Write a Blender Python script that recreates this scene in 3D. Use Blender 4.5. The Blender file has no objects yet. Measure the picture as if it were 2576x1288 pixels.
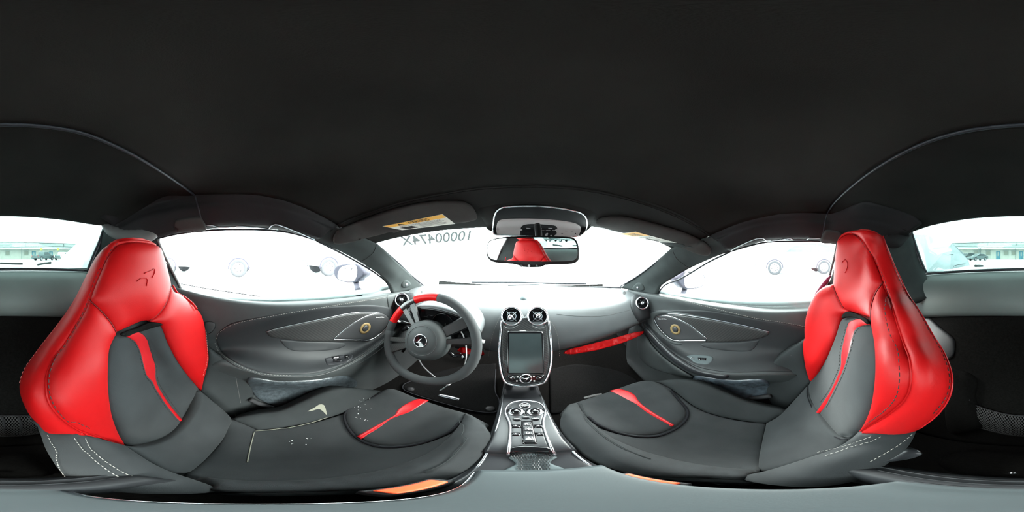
import bpy, bmesh, math, random
import numpy as np
from mathutils import Vector, Matrix
from mathutils.bvhtree import BVHTree
from mathutils.geometry import delaunay_2d_cdt
rad = math.radians
S = bpy.context.scene
COL = S.collection
random.seed(4)

# ---------------------------------------------------------------- camera, sky, exposure
EYE = Vector((-0.05, 0.0, 0.95))
YAW, ROLL = rad(1.5), rad(1.5)
M3 = Matrix.Rotation(YAW, 3, 'Z') @ Matrix.Rotation(-ROLL, 3, 'Y')
cam_d = bpy.data.cameras.new('camera')
cam_d.type = 'PANO'
cam_d.panorama_type = 'EQUIRECTANGULAR'
cam_d.clip_start = 0.005
cam_d.clip_end = 500
cam_o = bpy.data.objects.new('camera', cam_d)
COL.objects.link(cam_o)
cm = Matrix((M3 @ Vector((1, 0, 0)), M3 @ Vector((0, 0, 1)), M3 @ Vector((0, -1, 0)))).transposed().to_4x4()
cam_o.matrix_world = Matrix.Translation(EYE) @ cm
S.camera = cam_o

world = bpy.data.worlds.new('overcast_sky')
S.world = world
world.use_nodes = True
wn = world.node_tree.nodes
wl = world.node_tree.links
wn.clear()
w_out = wn.new('ShaderNodeOutputWorld')
w_bg = wn.new('ShaderNodeBackground')
w_tc = wn.new('ShaderNodeTexCoord')
w_sep = wn.new('ShaderNodeSeparateXYZ')
w_ramp = wn.new('ShaderNodeValToRGB')
w_ramp.color_ramp.elements[0].position = 0.0
w_ramp.color_ramp.elements[0].color = (0.80, 0.88, 0.90, 1)
w_ramp.color_ramp.elements[1].position = 0.9
w_ramp.color_ramp.elements[1].color = (0.95, 1.0, 1.0, 1)
wl.new(w_tc.outputs['Generated'], w_sep.inputs[0])
wl.new(w_sep.outputs['Z'], w_ramp.inputs[0])
wl.new(w_ramp.outputs[0], w_bg.inputs[0])
wl.new(w_bg.outputs[0], w_out.inputs[0])
w_bg.inputs[1].default_value = 9.5
sun_d = bpy.data.lights.new('hazy_sun', 'SUN')
sun_d.energy = 13.0
sun_d.angle = rad(35)
sun_d.color = (1.0, 0.97, 0.93)
sun_o = bpy.data.objects.new('hazy_sun', sun_d)
COL.objects.link(sun_o)
sun_o.rotation_euler = Vector((.80, .42, .60)).to_track_quat('Z', 'Y').to_euler()
S.view_settings.view_transform = 'Standard'
S.view_settings.look = 'None'
S.view_settings.exposure = 0.85
S.view_settings.gamma = 1.0
S.view_settings.use_curve_mapping = False
S.cycles.max_bounces = 8
S.cycles.diffuse_bounces = 4
S.cycles.glossy_bounces = 3
S.cycles.transparent_max_bounces = 16

# ---------------------------------------------------------------- helpers
def V(x, y, z):                       # car frame; z counted from eye height
    return Vector((x, y, z + 0.95))

def ldir(px, py):
    lon = rad((px - 1288) * 360 / 2576)
    lat = rad((644 - py) * 180 / 1288)
    return Vector((math.sin(lon) * math.cos(lat), math.cos(lon) * math.cos(lat), math.sin(lat)))

def ray(px, py):
    return M3 @ ldir(px, py)

def P(px, py, x=None, y=None, z=None, r=None):
    d = ray(px, py)
    if x is not None: t = (x - EYE.x) / d.x
    elif y is not None: t = (y - EYE.y) / d.y
    elif z is not None: t = z / d.z
    else: t = r
    return EYE + d * t

def PX(pts, **k):
    return [P(a, b, **k) for a, b in pts]

def cr(p0, p1, p2, p3, t):
    return 0.5 * ((2 * p1) + (p2 - p0) * t + (2 * p0 - 5 * p1 + 4 * p2 - p3) * t * t + (3 * p1 - p0 - 3 * p2 + p3) * t ** 3)

def resample(pts, n):
    if len(pts) == 2:
        return [pts[0].lerp(pts[1], i / (n - 1)) for i in range(n)]
    dense = []
    for i in range(len(pts) - 1):
        p1, p2 = pts[i], pts[i + 1]
        p0 = pts[i - 1] if i else p1 * 2 - p2
        p3 = pts[i + 2] if i + 2 < len(pts) else p2 * 2 - p1
        for k in range(12):
            dense.append(cr(p0, p1, p2, p3, k / 12))
    dense.append(pts[-1].copy())
    L = [0]
    for a, b in zip(dense, dense[1:]): L.append(L[-1] + (b - a).length)
    out, j = [], 0
    for i in range(n):
        s = L[-1] * i / (n - 1)
        while j < len(L) - 2 and L[j + 1] < s: j += 1
        d = L[j + 1] - L[j]
        out.append(dense[j].lerp(dense[j + 1], min(1, max(0, (s - L[j]) / d if d > 1e-9 else 0))))
    return out

def grid_rows(rows, nu, nv, even=True):
    if even:
        rs = [resample(r, nu) for r in rows]
    else:                               # keep the columns of the rows as they are
        k = (nu - 1) // (len(rows[0]) - 1)
        rs = []
        for r in rows:
            o = []
            for i in range(len(r) - 1):
                p1, p2 = r[i], r[i + 1]
                p0 = r[i - 1] if i else p1 * 2 - p2
                p3 = r[i + 2] if i + 2 < len(r) else p2 * 2 - p1
                o += [cr(p0, p1, p2, p3, q / k) for q in range(k)]
            o.append(r[-1].copy()); rs.append(o)
        nu = len(rs[0])
    k = max(1, (nv - 1) // (len(rs) - 1))
    G = []
    for i in range(len(rs) - 1):
        r1, r2 = rs[i], rs[i + 1]
        r0 = rs[i - 1] if i else [a * 2 - b for a, b in zip(r1, r2)]
        r3 = rs[i + 2] if i + 2 < len(rs) else [a * 2 - b for a, b in zip(r2, r1)]
        for q in range(k):
            G.append([cr(r0[j], r1[j], r2[j], r3[j], q / k) for j in range(nu)])
    G.append(rs[-1])
    return G

def link(name, me, mat=None, parent=None):
    o = bpy.data.objects.new(name, me)
    COL.objects.link(o)
    if mat is not None and hasattr(me, 'materials'): me.materials.append(mat)
    if parent is not None: o.parent = parent
    return o

def tag(o, label=None, cat=None, group=None, kind=None):
    if label: o['label'] = label
    if cat: o['category'] = cat
    if group: o['group'] = group
    if kind: o['kind'] = kind
    return o

def empty(name, label=None, cat=None, group=None, loc=(0, 0, 0), kind=None):
    o = bpy.data.objects.new(name, None)
    COL.objects.link(o)
    o.empty_display_size = 0.05
    tag(o, label, cat, group, kind)
    return o

def mesh(vs, fs, smooth=True):
    me = bpy.data.meshes.new('m')
    me.from_pydata([tuple(v) for v in vs], [], fs)
    me.validate()
    if smooth: me.polygons.foreach_set('use_smooth', [True] * len(me.polygons))
    me.update()
    return me

class Carrier:
    def __init__(s, vs, fs):
        s.vs = [Vector(v) for v in vs]; s.fs = fs
        s.b = BVHTree.FromPolygons(s.vs, fs)
        a = np.array([tuple(v) for v in s.vs]) - np.array(tuple(EYE))
        s.r = np.linalg.norm(a, axis=1)
        s.d = a / s.r[:, None]
    def hit(s, px, py):
        d = ray(px, py)
        p, n, i, t = s.b.ray_cast(EYE, d)
        if p is None:
            k = int(np.argmax(s.d @ np.array(tuple(d))))
            p = EYE + d * float(s.r[k])
            q, n, i, t = s.b.find_nearest(p)
        if n.dot(EYE - p) < 0: n = -n
        return p, n

def union(*cs):
    u = Carrier.__new__(Carrier); vs, fs = [], []
    for c in cs:
        b = len(vs); vs += c.vs; fs += [tuple(i + b for i in f) for f in c.fs]
    u.__init__(vs, fs); return u

def grid_mesh(G, thick=0.0, away=True, toward=None):
    nv, nu = len(G), len(G[0])
    vs = [v for r in G for v in r]
    fs = [(j * nu + i, j * nu + i + 1, (j + 1) * nu + i + 1, (j + 1) * nu + i) for j in range(nv - 1) for i in range(nu - 1)]
    car = Carrier(vs, fs)
    if thick == 0: return mesh(vs, fs), car
    me0 = mesh(vs, fs)
    ns = [Vector(v.normal) for v in me0.vertices]
    ref = toward if toward is not None else EYE
    s = sum(1 if n.dot(ref - v) > 0 else -1 for n, v in zip(ns, vs))
    if s < 0:
        ns = [-n for n in ns]; fs = [f[::-1] for f in fs]
    bpy.data.meshes.remove(me0)
    N = len(vs)
    vs2 = vs + [v - n * thick for v, n in zip(vs, ns)]
    fs2 = list(fs) + [tuple(i + N for i in f[::-1]) for f in fs]
    cnt = {}
    for f in fs:
        for a, b in zip(f, f[1:] + f[:1]): cnt[(a, b)] = 1
    for (a, b) in list(cnt):
        if (b, a) not in cnt: fs2.append((b, a, a + N, b + N))
    return mesh(vs2, fs2), car

def loft(name, rows, mat, parent=None, nu=41, nv=33, thick=0.01, even=True, toward=None):
    me, car = grid_mesh(grid_rows(rows, nu, nv, even), thick, toward=toward)
    return link(name, me, mat, parent), car

def spline2(pts, step, closed=True):
    pts = [(p[0], p[1], len(p) > 2) for p in pts]
    n = len(pts); out = []
    for i in range(n if closed else n - 1):
        a = pts[i]; b = pts[(i + 1) % n]
        A = Vector(a[:2]); B = Vector(b[:2])
        z = pts[i - 1] if (closed or i) else None
        c = pts[(i + 2) % n] if (closed or i + 2 < n) else None
        p0 = A * 2 - B if (a[2] or z is None) else Vector(z[:2])
        p3 = B * 2 - A if (b[2] or c is None) else Vector(c[:2])
        cs = max(0.15, math.cos(rad((644 - (A.y + B.y) / 2) * 180 / 1288)))
        L = math.hypot((B.x - A.x) * cs, B.y - A.y)
        m = max(1, int(math.ceil(L / step)))
        for k in range(m): out.append(cr(p0, A, B, p3, k / m))
    if not closed: out.append(Vector(pts[-1][:2]))
    return out

def pillow(name, outline, car, mat, parent=None, h=0.01, e=0.02, thick=0.02, step=7, lift=0.0, sharp=False, off=None):
    """A shaped pad lying on a carrier surface: outline seen from the eye, rounded rim, real thickness."""
    out = spline2(outline, min(step, 6))
    cs = max(0.12, math.cos(rad((644 - sum(p.y for p in out) / len(out)) * 180 / 1288)))
    O = np.array([(p.x * cs, p.y) for p in out])
    A, B = O, np.roll(O, -1, axis=0)
    def dist(q):
        ab = B - A; t = np.clip(((q[:, None] - A) * ab).sum(2) / np.maximum((ab ** 2).sum(1), 1e-9), 0, 1)
        return np.sqrt((((A + t[..., None] * ab) - q[:, None]) ** 2).sum(2)).min(1)
    def inside(q):
        x, y = q[:, 0][:, None], q[:, 1][:, None]
        c = ((A[:, 1] > y) != (B[:, 1] > y)) & (x < (B[:, 0] - A[:, 0]) * (y - A[:, 1]) / np.where(abs(B[:, 1] - A[:, 1]) < 1e-9, 1e-9, B[:, 1] - A[:, 1]) + A[:, 0])
        return (c.sum(1) % 2) == 1
    mn, mx = O.min(0), O.max(0)
    gx, gy = np.meshgrid(np.arange(mn[0], mx[0], step), np.arange(mn[1], mx[1], step))
    gx[1::2] += step / 2
    q = np.stack([gx.ravel(), gy.ravel()], 1)
    if h:
        T = np.roll(O, -1, axis=0) - np.roll(O, 1, axis=0)
        T /= np.maximum(np.linalg.norm(T, axis=1), 1e-6)[:, None]
        Nn = np.stack([-T[:, 1], T[:, 0]], 1)
        area = (O[:, 0] * np.roll(O[:, 1], -1) - np.roll(O[:, 0], -1) * O[:, 1]).sum()
        if area < 0: Nn = -Nn
        rings = [O + Nn * 1.6, O + Nn * 4.0]
    else: rings = []
    keep = []
    if len(q):
        m = inside(q); q = q[m]
        if len(q): q = q[dist(q) > (6.0 if h else step * .5)]
        keep.append(q)
    for r_, lim in zip(rings, (1.4, 3.6)):
        m = inside(r_); r_ = r_[m]
        if len(r_): keep.append(r_[dist(r_) > lim])
    Q = np.concatenate([O] + keep) if keep else O
    n = len(O)
    vs2, _, fs, _, _, _ = delaunay_2d_cdt([Vector((a, b)) for a, b in Q], [(i, (i + 1) % n) for i in range(n)], [], 1, 1e-4)
    q = np.array([(v.x, v.y) for v in vs2])
    D = dist(q)
    pos, nr, rr = [], [], []
    for v in vs2:
        p, nn = car.hit(v.x / cs, v.y)
        pos.append(p); nr.append(nn); rr.append((p - EYE).length)
    NR = np.array([tuple(v) for v in nr]); ed = set()
    for f in fs:
        for a, b in zip(f, f[1:] + f[:1]): ed.add((min(a, b), max(a, b)))
    ed = np.array(list(ed))
    for _ in range(6):
        acc = NR.copy()
        np.add.at(acc, ed[:, 0], NR[ed[:, 1]]); np.add.at(acc, ed[:, 1], NR[ed[:, 0]])
        NR = acc / np.maximum(np.linalg.norm(acc, axis=1), 1e-9)[:, None]
    top, bot = [], []
    for i, p in enumerate(pos):
        d = D[i] * rad(180 / 1288) * rr[i]
        u = min(1.0, d / e) if e > 0 else 1.0
        hh = h * math.sqrt(max(0, 1 - (1 - u) ** 2))
        if off: hh += off(vs2[i].x / cs, vs2[i].y)
        nn = Vector(NR[i])
        top.append(p + nn * (lift + hh)); bot.append(p + nn * (lift - thick))
    N = len(top)
    fs = [tuple(f) for f in fs]
    # orient towards the eye
    s = 0
    for f in fs[::7]:
        nn = (top[f[1]] - top[f[0]]).cross(top[f[2]] - top[f[0]])
        s += 1 if nn.dot(EYE - top[f[0]]) > 0 else -1
    if s < 0: fs = [f[::-1] for f in fs]
    F = list(fs) + [tuple(i + N for i in f[::-1]) for f in fs]
    cnt = {}
    for f in fs:
        for a, b in zip(f, f[1:] + f[:1]): cnt[(a, b)] = 1
    rim = []
    for (a, b) in list(cnt):
        if (b, a) not in cnt:
            F.append((b, a, a + N, b + N)); rim.append((min(a, b), max(a, b)))
    me = bpy.data.meshes.new('m')
    me.from_pydata([tuple(v) for v in top + bot], [], F)
    me.polygons.foreach_set('use_smooth', [True] * len(me.polygons))
    if sharp or h == 0:
        rs = set(rim)
        at = me.attributes.new('sharp_edge', 'BOOLEAN', 'EDGE')
        at.data.foreach_set('value', [tuple(sorted(ee.vertices)) in rs for ee in me.edges])
    me.update()
    return link(name, me, mat, parent)

def sweep(pts, r, sides=8, closed=False, flat=1.0):
    n = len(pts); vs, fs = [], []
    up = Vector((0, 0, 1)); prev = None
    for i, p in enumerate(pts):
        a = pts[(i - 1) % n] if (closed or i) else p
        b = pts[(i + 1) % n] if (closed or i < n - 1) else p
        t = (b - a).normalized() if (b - a).length > 1e-9 else Vector((0, 1, 0))
        if prev is None:
            s = t.cross(up)
            if s.length < 1e-3: s = t.cross(Vector((1, 0, 0)))
            s.normalize()
        else:
            s = (prev - t * prev.dot(t)).normalized()
        prev = s
        u = s.cross(t)
        rr = r[i] if isinstance(r, (list, tuple)) else r
        for k in range(sides):
            an = 2 * math.pi * k / sides
            vs.append(p + s * math.cos(an) * rr + u * math.sin(an) * rr * flat)
    m = n if closed else n - 1
    for i in range(m):
        for k in range(sides):
            a = i * sides + k; b = i * sides + (k + 1) % sides
            c = ((i + 1) % n) * sides + (k + 1) % sides; d = ((i + 1) % n) * sides + k
            fs.append((a, b, c, d))
    if not closed:
        fs.append(tuple(range(sides))[::-1]); fs.append(tuple((n - 1) * sides + k for k in range(sides)))
    return vs, fs

def tube(name, pts, r, mat, parent=None, sides=8, closed=False, n=None):
    if n: pts = resample(list(pts) + ([pts[0]] if closed else []), n + (1 if closed else 0)); pts = pts[:-1] if closed else pts
    vs, fs = sweep(pts, r, sides, closed)
    return link(name, mesh(vs, fs), mat, parent)

def draped(pts, car, lift=0.0, step=6, closed=False):
    o = []
    for p in spline2(pts, step, closed):
        h, n = car.hit(p.x, p.y); o.append(h + n * lift)
    return o

def dtube(name, pts, car, r, mat, parent=None, lift=0.0, closed=False, sides=6, step=6):
    return tube(name, draped(pts, car, lift, step, closed), r, mat, parent, sides, closed)

def stitches(pts, car, mat, parent, lift=0.001, r=0.0006, name='stitching', gap=0.004, ln=0.0055, twin=0.0):
    line = draped(pts, car, lift, 5)
    L = [0]
    for a, b in zip(line, line[1:]): L.append(L[-1] + (b - a).length)
    vs, fs = [], []
    n = int(L[-1] / (gap + ln)); j = 0
    def at(s):
        k = max(0, min(len(L) - 2, int(np.searchsorted(L, s)) - 1))
        d = L[k + 1] - L[k]
        return line[k].lerp(line[k + 1], (s - L[k]) / d if d > 1e-9 else 0)
    for i in range(n):
        s = i * (gap + ln)
        v, f = sweep([at(s), at(s + ln)], r, 4)
        b = len(vs); vs += v; fs += [tuple(q + b for q in x) for x in f]
    if not vs: return None
    return link(name, mesh(vs, fs, False), mat, parent)

def box_vf(c, s, R=None):
    vs = [Vector(((i & 1) - .5, ((i >> 1) & 1) - .5, ((i >> 2) & 1) - .5)) for i in range(8)]
    vs = [Vector((v.x * s[0], v.y * s[1], v.z * s[2])) for v in vs]
    if R: vs = [R @ v for v in vs]
    return [v + Vector(c) for v in vs], [(0, 2, 3, 1), (4, 5, 7, 6), (0, 1, 5, 4), (2, 6, 7, 3), (0, 4, 6, 2), (1, 3, 7, 5)]

def rbox(name, c, s, mat, parent=None, bev=0.004, R=None, seg=3):
    bm = bmesh.new(); bmesh.ops.create_cube(bm, size=1)
    for v in bm.verts: v.co = Vector((v.co.x * s[0], v.co.y * s[1], v.co.z * s[2]))
    if bev: bmesh.ops.bevel(bm, geom=list(bm.edges), offset=bev, segments=seg, affect='EDGES', profile=.5)
    for v in bm.verts: v.co = (R @ v.co if R else v.co) + Vector(c)
    me = bpy.data.meshes.new('m'); bm.to_mesh(me); bm.free()
    me.polygons.foreach_set('use_smooth', [bev > 0] * len(me.polygons))
    return link(name, me, mat, parent)

def frame(n, up=Vector((0, 0, 1))):
    n = n.normalized(); x = up.cross(n)
    if x.length < 1e-3: x = Vector((1, 0, 0)).cross(n)
    x.normalize(); y = n.cross(x)
    return Matrix((x, y, n)).transposed()

def lathe(name, prof, c, n, mat, parent=None, seg=32, up=Vector((0, 0, 1)), sx=1.0):
    """prof: (radius, height along n)"""
    F = frame(n, up); vs, fs = [], []
    for r_, h_ in prof:
        for k in range(seg):
            a = 2 * math.pi * k / seg
            vs.append(Vector(c) + F @ Vector((math.cos(a) * r_ * sx, math.sin(a) * r_, h_)))
    for i in range(len(prof) - 1):
        for k in range(seg):
            fs.append((i * seg + k, i * seg + (k + 1) % seg, (i + 1) * seg + (k + 1) % seg, (i + 1) * seg + k))
    fs.append(tuple(range(seg))[::-1]); fs.append(tuple((len(prof) - 1) * seg + k for k in range(seg)))
    return link(name, mesh(vs, fs), mat, parent)

def text_on(name, s, quad, car, mat, parent, lift=0.0008, mirror=False, size_pad=0.0, bold=0.0):
    """Flat print: quad = pixel corners TL, TR, BR, BL of the text box."""
    cu = bpy.data.curves.new('t', 'FONT'); cu.body = s; cu.offset = bold
    ob = bpy.data.objects.new('t', cu); COL.objects.link(ob)
    dg = bpy.context.evaluated_depsgraph_get(); dg.update()
    me0 = ob.evaluated_get(dg).to_mesh()
    vs = [v.co.copy() for v in me0.vertices]; fs = [tuple(p.vertices) for p in me0.polygons]
    bpy.data.objects.remove(ob)
    x0 = min(v.x for v in vs); x1 = max(v.x for v in vs); y0 = min(v.y for v in vs); y1 = max(v.y for v in vs)
    tl, tr, br, bl = [Vector(q) for q in quad]
    o = []
    for v in vs:
        u = (v.x - x0) / (x1 - x0); w = (v.y - y0) / (y1 - y0)
        if mirror: u = 1 - u
        q = tl.lerp(tr, u) * w + bl.lerp(br, u) * (1 - w)
        p, n = car.hit(q.x, q.y); o.append(p + n * lift)
    return link(name, mesh(o, fs, False), mat, parent)

# ---------------------------------------------------------------- materials
def mat(name, col, rough=0.6, metal=0.0, spec=0.5, noise=0.0, nscale=200, bump=0.0, bscale=600, coat=0.0, sheen=0.0, bdist=0.001):
    m = bpy.data.materials.new(name); m.use_nodes = True
    nt = m.node_tree; b = nt.nodes['Principled BSDF']
    b.inputs['Base Color'].default_value = (*col, 1)
    b.inputs['Roughness'].default_value = rough
    b.inputs['Metallic'].default_value = metal
    b.inputs['Specular IOR Level'].default_value = spec
    b.inputs['Coat Weight'].default_value = coat
    b.inputs['Coat Roughness'].default_value = 0.05
    b.inputs['Sheen Weight'].default_value = sheen
    tc = nt.nodes.new('ShaderNodeTexCoord')
    if noise:
        n = nt.nodes.new('ShaderNodeTexNoise'); n.inputs['Scale'].default_value = nscale; n.inputs['Detail'].default_value = 5
        nt.links.new(tc.outputs['Object'], n.inputs['Vector'])
        r = nt.nodes.new('ShaderNodeMapRange')
        r.inputs['From Min'].default_value = .3; r.inputs['From Max'].default_value = .7
        r.inputs['To Min'].default_value = 1 - noise; r.inputs['To Max'].default_value = 1 + noise
        mx = nt.nodes.new('ShaderNodeMix'); mx.data_type = 'RGBA'; mx.blend_type = 'MULTIPLY'; mx.inputs['Factor'].default_value = 1
        mx.inputs[6].default_value = (*col, 1)
        nt.links.new(n.outputs[0], r.inputs['Value']); nt.links.new(r.outputs[0], mx.inputs[7]); nt.links.new(mx.outputs[2], b.inputs['Base Color'])
    if bump:
        n2 = nt.nodes.new('ShaderNodeTexNoise'); n2.inputs['Scale'].default_value = bscale; n2.inputs['Detail'].default_value = 3
        nt.links.new(tc.outputs['Object'], n2.inputs['Vector'])
        bp = nt.nodes.new('ShaderNodeBump'); bp.inputs['Strength'].default_value = bump; bp.inputs['Distance'].default_value = bdist
        nt.links.new(n2.outputs[0], bp.inputs['Height']); nt.links.new(bp.outputs[0], b.inputs['Normal'])
    return m

def carbon(name, c0, c1, scale, rough=.35, coat=.3):
    m = mat(name, c0, rough, coat=coat); nt = m.node_tree; b = nt.nodes['Principled BSDF']
    tc = nt.nodes.new('ShaderNodeTexCoord')
    w = nt.nodes.new('ShaderNodeTexWave'); w.wave_type = 'BANDS'; w.bands_direction = 'DIAGONAL'
    w.inputs['Scale'].default_value = scale; w.inputs['Distortion'].default_value = 0.0
    mx = nt.nodes.new('ShaderNodeMix'); mx.data_type = 'RGBA'
    mx.inputs[6].default_value = (*c0, 1); mx.inputs[7].default_value = (*c1, 1)
    nt.links.new(tc.outputs['Object'], w.inputs['Vector']); nt.links.new(w.outputs[1], mx.inputs['Factor']); nt.links.new(mx.outputs[2], b.inputs['Base Color'])
    return m

def glass(name, tint, fac):
    m = bpy.data.materials.new(name); m.use_nodes = True; nt = m.node_tree; nt.nodes.clear()
    o = nt.nodes.new('ShaderNodeOutputMaterial'); t = nt.nodes.new('ShaderNodeBsdfTransparent'); g = nt.nodes.new('ShaderNodeBsdfGlossy')
    t.inputs[0].default_value = (*tint, 1); g.inputs['Roughness'].default_value = .02
    mx = nt.nodes.new('ShaderNodeMixShader'); mx.inputs[0].default_value = fac
    nt.links.new(t.outputs[0], mx.inputs[1]); nt.links.new(g.outputs[0], mx.inputs[2]); nt.links.new(mx.outputs[0], o.inputs[0])
    return m

M = dict(
    roof=mat('roof_suede', (.0125, .0118, .0108), .95, spec=.08, noise=.32, nscale=5, bump=.25, bscale=900),
    rail=mat('rail_suede', (.013, .0115, .0125), .75, spec=.2, noise=.08, nscale=14, bump=.2, bscale=900),
    header=mat('header_suede', (.012, .012, .0115), .9, spec=.15, noise=.1, nscale=12),
    pillar=mat('pillar_suede', (.034, .040, .040), .85, spec=.2, noise=.12, nscale=18, bump=.2, bscale=900),
    visor=mat('visor_felt', (.042, .039, .038), .95, spec=.1, noise=.08, nscale=30),
    redseam=mat('red_seam', (.16, .003, .005), .6),
    red=mat('red_leather', (.40, .0035, .0045), .5, spec=.20, noise=.05, nscale=12, bump=.12, bscale=900),
    redstripe=mat('red_stripe_leather', (.42, .008, .012), .35, spec=.4),
    redpaint=mat('red_gloss_trim', (.55, .003, .004), .4, spec=.2),
    rim=mat('rim_suede', (.050, .053, .055), .85, spec=.15, bump=.2, bscale=1200),
    seat=mat('grey_suede', (.030, .0325, .034), .9, spec=.1, noise=.2, nscale=9, bump=.35, bscale=1400, sheen=.05),
    seatd=mat('charcoal_suede', (.022, .025, .026), .85, spec=.2, noise=.15, nscale=9, bump=.3, bscale=1200),
    groove=mat('dark_seam_suede', (.012, .012, .014), .95, spec=.1),
    dash=mat('dash_leather', (.085, .092, .096), .6, spec=.4, noise=.05, nscale=20, bump=.2, bscale=700),
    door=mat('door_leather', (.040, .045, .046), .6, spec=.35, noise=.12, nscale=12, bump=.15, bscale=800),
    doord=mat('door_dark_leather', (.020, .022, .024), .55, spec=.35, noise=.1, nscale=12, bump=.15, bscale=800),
    armlip=mat('armrest_piping_leather', (.03, .032, .033), .4, spec=.5),
    plastic=mat('black_plastic', (.010, .010, .011), .45, spec=.4, bump=.1, bscale=1200),
    gloss=mat('black_gloss', (.006, .006, .007), .12, spec=.6),
    carpet=mat('black_carpet', (.007, .0066, .0062), 1, spec=.05, noise=.35, nscale=160, bump=.5, bscale=700),
    matc=mat('floor_mat_carpet', (.010, .010, .010), 1, spec=.05, noise=.4, nscale=300, bump=.5, bscale=900),
    chrome=mat('satin_chrome', (.78, .80, .84), .22, metal=1),
    alu=mat('brushed_metal', (.45, .47, .5), .35, metal=1),
    mirror=mat('mirror_silver', (.92, .93, .93), .01, metal=1),
    screen=mat('screen_glass', (.030, .040, .042), .18, spec=.6, noise=.15, nscale=10),
    cons=mat('console_satin_black', (.022, .023, .026), .36, spec=.5, noise=.1, nscale=20),
    pad=mat('console_pad_suede', (.085, .105, .11), .7, spec=.3),
    box=mat('armrest_leather', (.052, .064, .068), .55, spec=.4, noise=.08, nscale=12, bump=.1, bscale=700),
    boxd=mat('rear_tray_leather', (.011, .012, .014), .6, spec=.4, noise=.2, nscale=20),
    shelf=mat('rear_shelf_leather', (.145, .17, .162), .6, spec=.35, noise=.05, nscale=10, bump=.1, bscale=700),
    grille=mat('grille_mesh', (.03, .031, .033), .5, spec=.5),
    cone=mat('kevlar_cone', (.22, .15, .06), .55),
    white=mat('white_print', (.8, .8, .8), .6),
    icon=mat('icon_print', (.75, .75, .75), .6),
    dark=mat('dark_print', (.01, .01, .01), .7),
    ingre=mat('ink_grey', (.30, .36, .36), .9),
    amber=mat('amber_label', (.85, .46, .09), .6),
    label=mat('label_paper', (.70, .70, .64), .6),
    lamp=mat('lamp_lens', (.34, .31, .31), .7, spec=.1),
    bank=mat('switch_bank_plastic', (.006, .006, .007), .6, spec=.1),
    rubber=mat('rubber_seal', (.010, .011, .016), .5, spec=.4),
    orange=mat('orange_tag', (.9, .10, .03), .5),
    thread=mat('pale_thread', (.35, .33, .3), .8),
    rthread=mat('red_thread', (.7, .25, .22), .8),
    dthread=mat('dark_thread', (.02, .015, .015), .8),
    cable=mat('white_cable', (.8, .8, .82), .4),
    dust=mat('pale_worn_edge', (.20, .20, .16), .9),
    belt=mat('belt_guide_plastic', (.085, .082, .082), .6),
    beltw=mat('seat_belt_webbing', (.020, .020, .022), .8, bump=.3, bscale=500),
    carbon=carbon('carbon_weave', (.012, .012, .013), (.034, .036, .037), 42),
    dcarbon=carbon('door_carbon_weave', (.016, .017, .017), (.034, .034, .034), 46, rough=.5, coat=.05),
    glass=glass('window_glass', (.93, .97, .96), .03),
    rglass=glass('tinted_rear_glass', (.40, .47, .46), .035),
)
# ================================================================ THE SHELL
def mid(a, b, bulge=0.0, n=Vector((0, 0, 1))):
    return (a + b) / 2 + n * bulge

# ---- headliner, front panel (camera sits right under it)
SEAM = [P(a, b, y=-.19) for a, b in ((490, 491), (400, 427), (300, 371), (200, 332), (100, 316), (0, 313), (-70, 318), (-126, 325), (-226, 350), (-326, 395), (-426, 462), (-476, 508))] + [P(2080, 538, y=-.19)]
FS = [(850, 565, .095), (900, 545, .125), (1000, 512, .16), (1100, 490, .18), (1200, 474, .19), (1320, 468, .195), (1450, 474, .19), (1550, 492, .18), (1650, 522, .155), (1720, 552, .13), (1787, 592, .095)]
FSEAM = [P(a, b, z=z) for a, b, z in FS]
eL = [P(560, 489, x=-.475), P(655, 493, x=-.48), P(750, 517, x=-.49)]
eR = [P(2010, 536, x=.47), P(1943, 542, x=.48), P(1860, 562, x=.49)]
rows = [SEAM]
for l, r, y in zip(eL, eR, (-.06, .06, .2)):
    rows.append([l, V(-.42, y, .19 - .05 * abs(y)), V(-.25, y, .213 - .1 * y * y), V(0, y, .225 - .2 * y * y), V(.25, y, .213 - .1 * y * y), V(.42, y, .19 - .05 * abs(y)), r])
rows.append(FSEAM)
ceil_o, C_ceil = loft('ceiling', rows, M['roof'], nu=61, nv=41, thick=.02)
tag(ceil_o, 'black suede roof lining above both seats', kind='structure')

# ---- windscreen header
WT = [(945, 612, .42), (1000, 598, .50), (1100, 581, .58), (1200, 573, .62), (1320, 568, .63), (1450, 571, .63), (1500, 571, .62), (1580, 588, .57), (1650, 607, .50), (1690, 625, .43)]
WTOP = [P(a, b, y=y) for a, b, y in WT]
hm = [mid(a, b, -.012) for a, b in zip(resample(FSEAM, 21), resample(WTOP, 21))]
lip = [v + Vector((0, 0, .012)) for v in FSEAM]
head_o, C_head = loft('trim_1', [lip, resample(FSEAM, 21), hm, WTOP], M['header'], nu=61, nv=25, thick=.015)
tag(head_o, 'black suede header band over the windscreen', kind='structure')
# rolled edge of the headliner
tube('roof_edge_roll', FSEAM, .004, M['header'], ceil_o, n=60)
tube('roof_seam_strip', [v + Vector((0, 0, -.001)) for v in SEAM], .0035, M['rubber'], ceil_o, n=60)

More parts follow.
